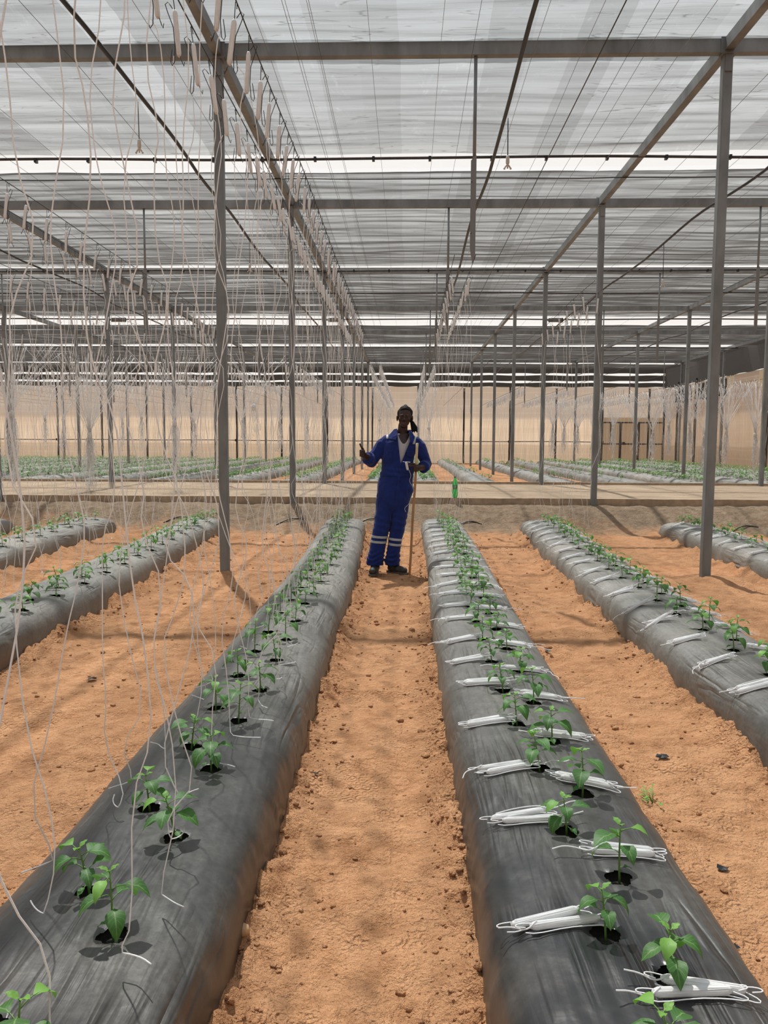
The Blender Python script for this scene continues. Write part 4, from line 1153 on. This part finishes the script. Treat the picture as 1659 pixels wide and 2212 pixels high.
# skull, jaw, features
body.ball((-.024, .020, 1.690), (.072, .090, .092), 22, 16)
body.ball((-.030, -.018, 1.640), (.060, .066, .078), 20, 14)
body.ball((-.034, -.040, 1.585), (.038, .040, .032), 16, 10); body.ball((-.035, -.066, 1.570), (.020, .018, .016), 12, 8)
for s in (-1, 1):
    body.ball((-.030 + s * .042, -.050, 1.640), (.022, .026, .022), 12, 8)
    capsule(body, [(-.030 + s * .016, -.0745, 1.6705), (-.030 + s * .030, -.0800, 1.6745), (-.030 + s * .045, -.0730, 1.6700)], [.005, .0062, .005], 8)
    capsule(body, [(-.030 + s * .018, -.0730, 1.6620), (-.030 + s * .030, -.0775, 1.6590), (-.030 + s * .043, -.0710, 1.6625)], [.004, .0050, .004], 8)
    body.ball((-.030 + s * .014, -.094, 1.632), (.0085, .009, .0075), 10, 8)
    body.ball((-.026 + s * .079, .010, 1.655), (.011, .020, .032), 12, 8)
    capsule(body, [(-.030 + s * .046, -.060, 1.684), (-.030 + s * .018, -.078, 1.686)], [.009, .010], 10)
capsule(body, [(-.029, -.074, 1.678), (-.030, -.088, 1.655), (-.031, -.100, 1.637)], [.008, .009, .0115], 12)
capsule(body, [(-.055, -.074, 1.603), (-.034, -.088, 1.607), (-.012, -.074, 1.604)], [.005, .0085, .005], 10)
capsule(body, [(-.053, -.072, 1.594), (-.034, -.087, 1.591), (-.014, -.072, 1.595)], [.005, .0100, .005], 10)
capsule(body, [(-.060, .015, 1.38), (-.052, .012, 1.47), (-.044, .012, 1.58)], [.062, .054, .050], 18)
loft(body, [(.95, -.12, 0, .13, .09), (1.10, -.104, 0, .125, .09), (1.22, -.098, 0, .135, .095), (1.33, -.085, 0, .15, .105), (1.40, -.075, 0, .155, .096), (1.45, -.065, .005, .12, .075), (1.49, -.055, .01, .07, .06)])
capsule(body, [(-.235, .005, 1.41), (-.372, -.015, 1.205), (-.405, -.09, 1.232), (-.440, -.165, 1.264)], [.050, .040, .040, .027], 14)
capsule(body, [(.115, .005, 1.395), (.203, -.012, 1.17), (.168, -.10, 1.142), (.128, -.180, 1.140)], [.050, .040, .038, .027], 14)
capsule(body, [(-.19, 0, .92), (-.250, -.005, .52), (-.333, .02, .10)], [.085, .055, .040], 14)
capsule(body, [(-.06, 0, .92), (-.082, 0, .52), (-.142, .02, .10)], [.085, .055, .040], 14)
# thumbs up hand
body.ball((-.455, -.196, 1.283), (.026, .036, .042), 16, 12); body.ball((-.447, -.178, 1.272), (.027, .030, .032), 14, 10)
for i, z in enumerate((1.3165, 1.2975, 1.2785, 1.2610)):
    L = (1.0, 1.06, 1.0, .86)[i]
    capsule(body, [(-.466, -.190, z), (-.482, -.218 - .008 * L, z), (-.468, -.240 - .006 * L, z - .001), (-.446, -.236, z - .002), (-.440, -.215, z - .002)], [.0092, .0096, .0092, .0086, .008], 10)
capsule(body, [(-.446, -.196, 1.305), (-.458, -.212, 1.336), (-.474, -.216, 1.358), (-.486, -.212, 1.383)], [.015, .0120, .0108, .0088], 12)
# hand closed round the stick, thumb and index pinching a reel
body.ball((.112, -.196, 1.139), (.026, .028, .038), 16, 12)
for i, z in enumerate((1.1450, 1.1265, 1.1095)):
    L = (1.06, 1.0, .88)[i]
    capsule(body, [(.112, -.212, z), (.098, -.240, z + .001), (.074, -.242, z), (.066, -.218, z - .002), (.078, -.196, z - .002)], [.0098, .0098, .0092, .0088, .0080], 10)
capsule(body, [(.108, -.210, 1.164), (.082, -.240, 1.168), (.048, -.248, 1.160), (.018, -.240, 1.156)], [.0100, .0098, .0090, .0078], 10)
capsule(body, [(.112, -.192, 1.166), (.080, -.206, 1.180), (.048, -.220, 1.178), (.020, -.232, 1.168)], [.0130, .0115, .0102, .0086], 12)
V, Nn, F = remesh(body, .0042, 'skin', 2)
def push(V, Nn, c, r, d):
    q = ((V - np.array(c)) ** 2).sum(1) / (r * r); return V - Nn * (d * np.exp(-q))[:, None]
for s in (-1, 1):
    V = push(V, Nn, (-.030 + s * .030, -.078, 1.6665), .006, .006); V = push(V, Nn, (-.030 + s * .0075, -.106, 1.628), .004, .004)
    V = push(V, Nn, (-.030 + s * .040, -.055, 1.610), .018, .006)
V = push(V, Nn, (-.034, -.090, 1.5990), .006, .004)
midx = np.zeros(len(F), int); Fc = np.array([V[list(f)].mean(0) for f in F])
midx[(np.abs(Fc[:, 0] + .034) < .023) & (Fc[:, 2] < 1.612) & (Fc[:, 2] > 1.584) & (Fc[:, 1] < -.078)] = 1
link('body', mesh_np('body', shift(V), F, ['skin', 'lips'], midx=midx), man)
for s in (-1, 1):
    e = MB().ball(PX((-.030 + s * .030, -.0680, 1.6665)), (.0120, .0110, .0060), 14, 10).build('eye', 'eye_white', man)
    MB().ball(PX((-.030 + s * .030, -.0752, 1.6665)), (.0056, .0044, .0048), 10, 8).build('iris', 'iris', e)
# hair: locks drawn back, tail of locks behind the neck
hair = MB(); hair.ball((-.022, .044, 1.708), (.077, .080, .080), 22, 16)
q = random.Random(3)
for i in range(19):
    a = -1.45 + 2.9 * i / 18; sx = math.sin(a); jit = q.uniform(-.004, .004)
    p0 = (-.024 + .073 * sx, -.056 + .066 * sx * sx, 1.752 - .066 * sx * sx + jit); pm = (-.023 + .076 * sx, -.030 + .05 * sx * sx, 1.776 - .062 * sx * sx + jit)
    p1 = (-.022 + .072 * sx, .010 + .03 * sx * sx, 1.786 - .052 * sx * sx + jit); p2 = (-.02 + .058 * sx, .080, 1.762 - .03 * abs(sx)); p3 = (.0 + .03 * sx, .125, 1.69)
    pp = smoothen([p0, pm, p1, p2, p3], 2); capsule(hair, pp, [.0062] + [.0078 + .001 * q.random()] * (len(pp) - 1), 8)
hair.ball((-.020, .022, 1.790), (.018, .020, .010), 10, 8)
for i in range(9):
    ex = .050 + .0085 * i - .02 * q.random(); capsule(hair, [(.010, .085, 1.66), (.040 + .003 * i, .066, 1.615), (ex, .045, 1.56), (ex + .008 * q.random(), .040, 1.505 + .02 * q.random())], [.012, .010, .009, .006], 8)
V, Nn, F = remesh(hair, .0034, 'hair', 1); link('hair', mesh_np('hair', shift(V), F, 'hair'), man)

# undershirt
shirt = MB(); loft(shirt, [(1.02, -.11, 0, .150, .106), (1.10, -.104, 0, .150, .108), (1.22, -.098, 0, .153, .110), (1.33, -.085, 0, .160, .116), (1.40, -.075, 0, .163, .106), (1.45, -.065, .003, .135, .086), (1.50, -.055, .008, .095, .074), (1.56, -.05, .012, .08, .068)])
V, Nn, F = remesh(shirt, .0035, 'shirt', 2); V = V + Nn * (.003 * fbm(V[:, 0] * 25, V[:, 2] * 9, 5, 2))[:, None]
F = [f for f in F if (lambda c: c[2] > 1.05 and (c[2] < 1.388 + 26 * (c[0] + .034) ** 2 + (0 if c[1] < .0 else .05)) and c[2] < 1.535)(V[list(f)].mean(0))]
link('undershirt', mesh_np('undershirt', shift(V), F, 'shirt'), man)

# coverall
co_ = MB()
loft(co_, [(.66, -.155, 0, .06, .05), (.70, -.150, 0, .13, .085), (.75, -.145, 0, .165, .108), (.82, -.138, 0, .183, .126), (.90, -.128, 0, .190, .138), (.985, -.122, 0, .188, .135), (1.05, -.108, 0, .178, .130), (1.12, -.102, 0, .172, .128), (1.22, -.098, 0, .170, .128), (1.33, -.085, 0, .176, .132), (1.40, -.072, 0, .186, .124), (1.455, -.065, .005, .160, .104), (1.50, -.056, .012, .110, .088), (1.535, -.052, .016, .088, .080)])
capsule(co_, [(-.215, .005, 1.412), (-.262, .002, 1.370), (-.330, -.006, 1.270), (-.374, -.014, 1.205), (-.398, -.075, 1.226)], [.064, .072, .068, .068, .062], 16)
capsule(co_, [(.095, .005, 1.400), (.134, .002, 1.355), (.178, -.003, 1.250), (.205, -.010, 1.178), (.184, -.070, 1.150)], [.064, .070, .064, .062, .058], 16)
capsule(co_, [(-.228, 0, .80), (-.240, -.004, .68), (-.256, -.008, .545), (-.290, -.002, .386), (-.318, .004, .22), (-.332, .010, .135)], [.096, .094, .090, .085, .085, .088], 20)
capsule(co_, [(-.062, 0, .80), (-.068, 0, .68), (-.081, 0, .545), (-.116, 0, .374), (-.138, .004, .22), (-.148, .010, .135)], [.096, .086, .077, .072, .074, .078], 20)
co_.ball((.020, .0, .915), (.055, .09, .07), 14, 10)
for cxy in (((-.333, .012), .090), ((-.148, .012), .080)):
    loft(co_, [(.085, cxy[0][0], cxy[0][1], cxy[1] * .98, cxy[1] * 1.02), (.16, cxy[0][0], cxy[0][1], cxy[1], cxy[1] * 1.02)])
def cuff(c, d, r):
    d = Vector(d).normalized(); u = d.orthogonal().normalized(); v = d.cross(u)
    for o_ in (-.018, .0, .018):
        pts = [Vector(c) + d * o_ + (u * math.cos(a) + v * math.sin(a)) * r for a in np.linspace(0, 2 * PI, 20)]
        co_.tube(pts, .013, 8)
cuff((-.402, -.083, 1.229), (-.04, -.08, .03), .056); cuff((.180, -.078, 1.149), (-.035, -.085, -.01), .053)
V, Nn, F = remesh(co_, .0068, 'coverall_blue', 3)
wr = .0075 * fbm(V[:, 0] * 9 + V[:, 2] * 3, V[:, 2] * 7 + V[:, 1] * 5, 201, 3) + .0045 * fbm(V[:, 0] * 22, V[:, 2] * 16 + V[:, 1] * 9, 205, 3)
low = np.exp(-((V[:, 2] - .16) / .08) ** 2) * .006 * np.sin(V[:, 2] * 120 + 3 * np.sin(V[:, 0] * 30))
knee = np.exp(-((V[:, 2] - .56) / .10) ** 2) * .004 * np.sin(V[:, 2] * 85 + V[:, 0] * 20)
waist = np.exp(-((V[:, 2] - 1.08) / .06) ** 2) * .004 * np.sin(V[:, 2] * 110 + V[:, 0] * 14)
V = V + Nn * (wr + low + knee + waist)[:, None]
bm = bmesh.new(); me_ = mesh_np('t', V, F, 'skin'); bm.from_mesh(me_); bpy.data.meshes.remove(me_)
def cut(co__, no__): bmesh.ops.bisect_plane(bm, geom=bm.verts[:] + bm.edges[:] + bm.faces[:], dist=1e-5, plane_co=co__, plane_no=no__)
cut((-.066, 0, 1.185), (.315, 0, .038)); cut((-.060, 0, 1.185), (.235, 0, -.096)); cut((.036, 0, 1.42), (.08, 0, .006)); cut((0, 0, 1.185), (0, 0, 1)); cut((0, 0, 1.525), (0, 0, 1)); cut((0, 0, .093), (0, 0, 1))
for zz_ in (.398, .343):
    for e_ in (-.0125, .0125): cut((-.29, 0, zz_ + e_), (.06, 0, 1))
for zz_ in (.372, .315):
    for e_ in (-.0125, .0125): cut((-.116, 0, zz_ + e_), (.10, 0, 1))
for e_ in (-.012, .012): cut((.078 + e_, 0, 1.42), (1, 0, -.25)); cut((-.207 + e_, 0, 1.42), (1, 0, 0))
for xx_ in (-.005, .072, -.235, -.150): cut((xx_, 0, 1.2), (1, 0, 0))
for xx_ in (1.19, 1.315, 1.045, 1.085): cut((0, 0, xx_), (0, 0, 1))
bm.normal_update(); bm.verts.index_update(); V = np.array([tuple(v.co) for v in bm.verts]); Nn = np.array([tuple(v.normal) for v in bm.verts]); F = [tuple(v.index for v in f.verts) for f in bm.faces]; bm.free()
Fc = np.array([V[list(f)].mean(0) for f in F])
lx = np.interp(Fc[:, 2], [1.185, 1.50, 1.6], [-.066, -.104, -.11]); rx = np.interp(Fc[:, 2], [1.185, 1.42, 1.50, 1.6], [-.060, .036, .030, .03])
vcut = (Fc[:, 1] < 0) & (Fc[:, 2] > 1.185) & (Fc[:, 0] > lx) & (Fc[:, 0] < rx)
neck = (Fc[:, 2] > 1.515) & (np.hypot(Fc[:, 0] + .05, Fc[:, 1] - .015) < .12) & (Fc[:, 2] > 1.525)
ends = ((Fc[:, 2] < .092) & (Fc[:, 2] < .095))
keep = ~(vcut | neck | ends)
cvr = link('coverall', mesh_np('coverall', shift(V), [f for f, k_ in zip(F, keep) if k_], 'coverall_blue'), man); 
sm = cvr.modifiers.new('thickness', 'SOLIDIFY'); sm.thickness = .004; sm.offset = -1
def patch(name, sel, mat, off=.004, label=None):
    idx = np.nonzero(sel & keep)[0]; Vp = shift(V + Nn * off); used = sorted({v for i in idx for v in F[i]}); mp = {v: k_ for k_, v in enumerate(used)}
    if not used: return
    o = link(name, mesh_np(name, Vp[used], [tuple(mp[v] for v in F[i]) for i in idx], mat), cvr)
    if label: o['label'] = label
    md = o.modifiers.new('thickness', 'SOLIDIFY'); md.thickness = .003; md.offset = -1
    return o
X_, Y_, Z_ = Fc[:, 0], Fc[:, 1], Fc[:, 2]
legL = X_ < -.19 - (.545 - Z_) * .07 + .028; 
for z0 in (.398, .343): patch('reflective_band', (np.abs(Z_ - (z0 - .06 * (X_ + .29))) < .0125) & (X_ < -.196), 'tape', .0035, 'silver band round the left trouser leg')
for z0 in (.372, .315): patch('reflective_band', (np.abs(Z_ - (z0 - .10 * (X_ + .116))) < .0125) & (X_ >= -.196), 'tape', .0035, 'silver band round the right trouser leg')
patch('reflective_band', (np.abs(X_ - .078 - (Z_ - 1.42) * .25) < .012) & (Z_ > 1.385), 'tape', .004, 'silver band over the shoulder holding the stick')
patch('reflective_band', (np.abs(X_ + .207) < .012) & (Z_ > 1.44), 'tape', .004, 'silver band over the shoulder of the raised thumb')
patch('chest_pocket', (X_ > -.005) & (X_ < .072) & (Z_ > 1.185) & (Z_ < 1.300 + .4 * (.03 - np.abs(X_ - .034))) & (Y_ < -.03), 'coverall_blue', .004)
patch('pocket_flap', (X_ > -.008) & (X_ < .075) & (Z_ > 1.262 - .5 * (.035 - np.abs(X_ - .034))) & (Z_ < 1.312) & (Y_ < -.03), 'coverall_blue', .009)
patch('chest_pocket', (X_ > -.235) & (X_ < -.150) & (Z_ > 1.190) & (Z_ < 1.315) & (Y_ < -.03), 'coverall_blue', .004)
patch('placket', (np.abs(X_ + .066 + .10 * (1.185 - Z_)) < .013) & (Z_ > .80) & (Z_ < 1.185) & (Y_ < 0), 'coverall_blue', .004)
patch('waistband', (np.abs(Z_ - 1.065) < .020) & (np.abs(X_ + .105) < .2), 'coverall_blue', .003)
# collar flaps
def flap(pts, th=.005):
    n_ = len(pts); A = [PX(p) for p in pts]; B_ = [(a[0], a[1] + th, a[2]) for a in A]
    MB().add(A + B_, [tuple(range(n_)), tuple(range(2 * n_ - 1, n_ - 1, -1))] + [(i, n_ + i, n_ + (i + 1) % n_, (i + 1) % n_) for i in range(n_)], sm=False).build('collar', 'coverall_blue', cvr)
flap([(-.104, -.062, 1.545), (-.098, -.112, 1.480), (-.118, -.140, 1.425), (-.188, -.118, 1.438), (-.170, -.072, 1.500), (-.135, -.050, 1.540)])
flap([(.018, -.060, 1.530), (.030, -.112, 1.470), (.034, -.140, 1.405), (.062, -.136, 1.395), (.082, -.098, 1.455), (.055, -.050, 1.510)])
mbk = MB(); pts = [(-.052 + .087 * math.sin(a), .016 + .080 * math.cos(a), 1.522) for a in np.linspace(-1.7, 1.7, 16)]
mbk.tube([PX(p) for p in pts], .013, 8); mbk.build('collar', 'coverall_blue', cvr)

# boots
def boot(pts, rs, ankle, lab, heel, toe):
    b = MB(); capsule(b, pts, rs, 16); capsule(b, [ankle, (ankle[0], ankle[1], .17)], [.050, .050], 14)
    V, Nn, F = remesh(b, .006, 'boot', 2); V[:, 2] = np.maximum(V[:, 2], .012); V = V + Nn * (.002 * fbm(V[:, 0] * 40, V[:, 1] * 40 + V[:, 2] * 20, 7, 2))[:, None]
    o = link('boot', mesh_np('boot', shift(V), F, 'boot'), man); o['label'] = lab
    d = Vector((toe[0] - heel[0], toe[1] - heel[1], 0)); L = d.length; d.normalize(); s_ = Vector((-d.y, d.x, 0)); ring = []
    for t, w_ in ((-.02, .02), (.0, .036), (.25, .038), (.5, .040), (.75, .047), (.92, .040), (1.0, .022)): ring.append((t * L, w_))
    A = [Vector((heel[0], heel[1], 0)) + d * t + s_ * w_ for t, w_ in ring] + [Vector((heel[0], heel[1], 0)) + d * t - s_ * w_ for t, w_ in ring[::-1]]
    n_ = len(A); VV = [PX((a.x, a.y, z)) for z in (-.004, .022) for a in A]
    MB().add(VV, [tuple(range(n_ - 1, -1, -1)), tuple(range(n_, 2 * n_))] + [(i, (i + 1) % n_, n_ + (i + 1) % n_, n_ + i) for i in range(n_)], sm=False).build('sole', 'sole', o)
    lc = MB()
    for k_ in range(4):
        p = Vector((ankle[0], ankle[1], 0)) + d * (.050 + .016 * k_); z = .125 - .018 * k_
        lc.tube([PX(p + s_ * .02 + Vector((0, 0, z - .004))), PX(p + Vector((0, 0, z + .004))), PX(p - s_ * .02 + Vector((0, 0, z - .004)))], .0025, 5)
    lc.build('laces', 'hair', o)
boot([(-.334, .050, .052), (-.342, -.06, .048), (-.352, -.165, .042)], [.044, .044, .040], (-.334, .03, .06), 'boot pointing at the camera', (-.333, .095), (-.355, -.215))
boot([(-.160, .055, .052), (-.090, -.005, .048), (-.022, -.055, .040)], [.044, .044, .038], (-.150, .03, .06), 'boot turned outward beside the stick', (-.190, .085), (.020, -.090))

# stick and the reel in his fingers
B0 = Vector((.036, -.105, -.005)); Hh = Vector((.094, -.214, 1.149)); T0 = B0 + (Hh - B0) * 1.212
st = empty('stick', (OX + B0.x - OX, OY + B0.y, gm)); tag(st, 'straight wooden stick held upright in the hand of the person, its top end paler', 'stick')
dz = Hh - B0; M1 = B0 + dz * 1.02
q = random.Random(8)
def wob(p, t): return (p.x - B0.x + .002 * math.sin(t * 9), p.y - B0.y + .002 * math.cos(t * 7), p.z)
MB().tube([wob(B0 + dz * t, t) for t in np.linspace(0, 1.02, 12)], [.0125 + .0008 * q.random() for _ in range(12)], 10).build('shaft', 'wood', st)
MB().tube([wob(B0 + dz * t, t) for t in np.linspace(1.02, 1.212, 5)], [.0136] * 5, 10).build('upper_end', 'wood_pale', st)['label'] = 'pale upper end'
rl = empty('twine_reel', (.002, OY - .246, gm + 1.165)); tag(rl, 'small white twine reel pinched between the fingers of the person', 'twine reel')
mb = MB(); wound_geo(mb, .085, .0125, (-.010, 0, .035), (.22, 0, -1), 5); mb.build('wound_twine', 'twine', rl)
MB().tube([(-.045, 0, .040), (-.02, 0, .036), (.0, -.006, .040), (.03, 0, .038)], .0022, 5).tube([(.03, 0, .038), (.034, 0, .030), (.0, 0, .026)], .002, 5).build('hook', 'zinc', rl)
pts = [(.008, -.004, -.045), (.02, -.006, -.10), (.010, -.01, -.16), (.028, .03, -.22), (.035, .05, -.28), (.020, .03, -.33), (.012, .03, -.40), (-.012, .02, -.44), (-.005, .015, -.48)]
MB().tube(smoothen([(a * 2.2 + .0, b_, c) for a, b_, c in pts], 2), .0020, 4).build('hanging_twine', 'twine', rl)
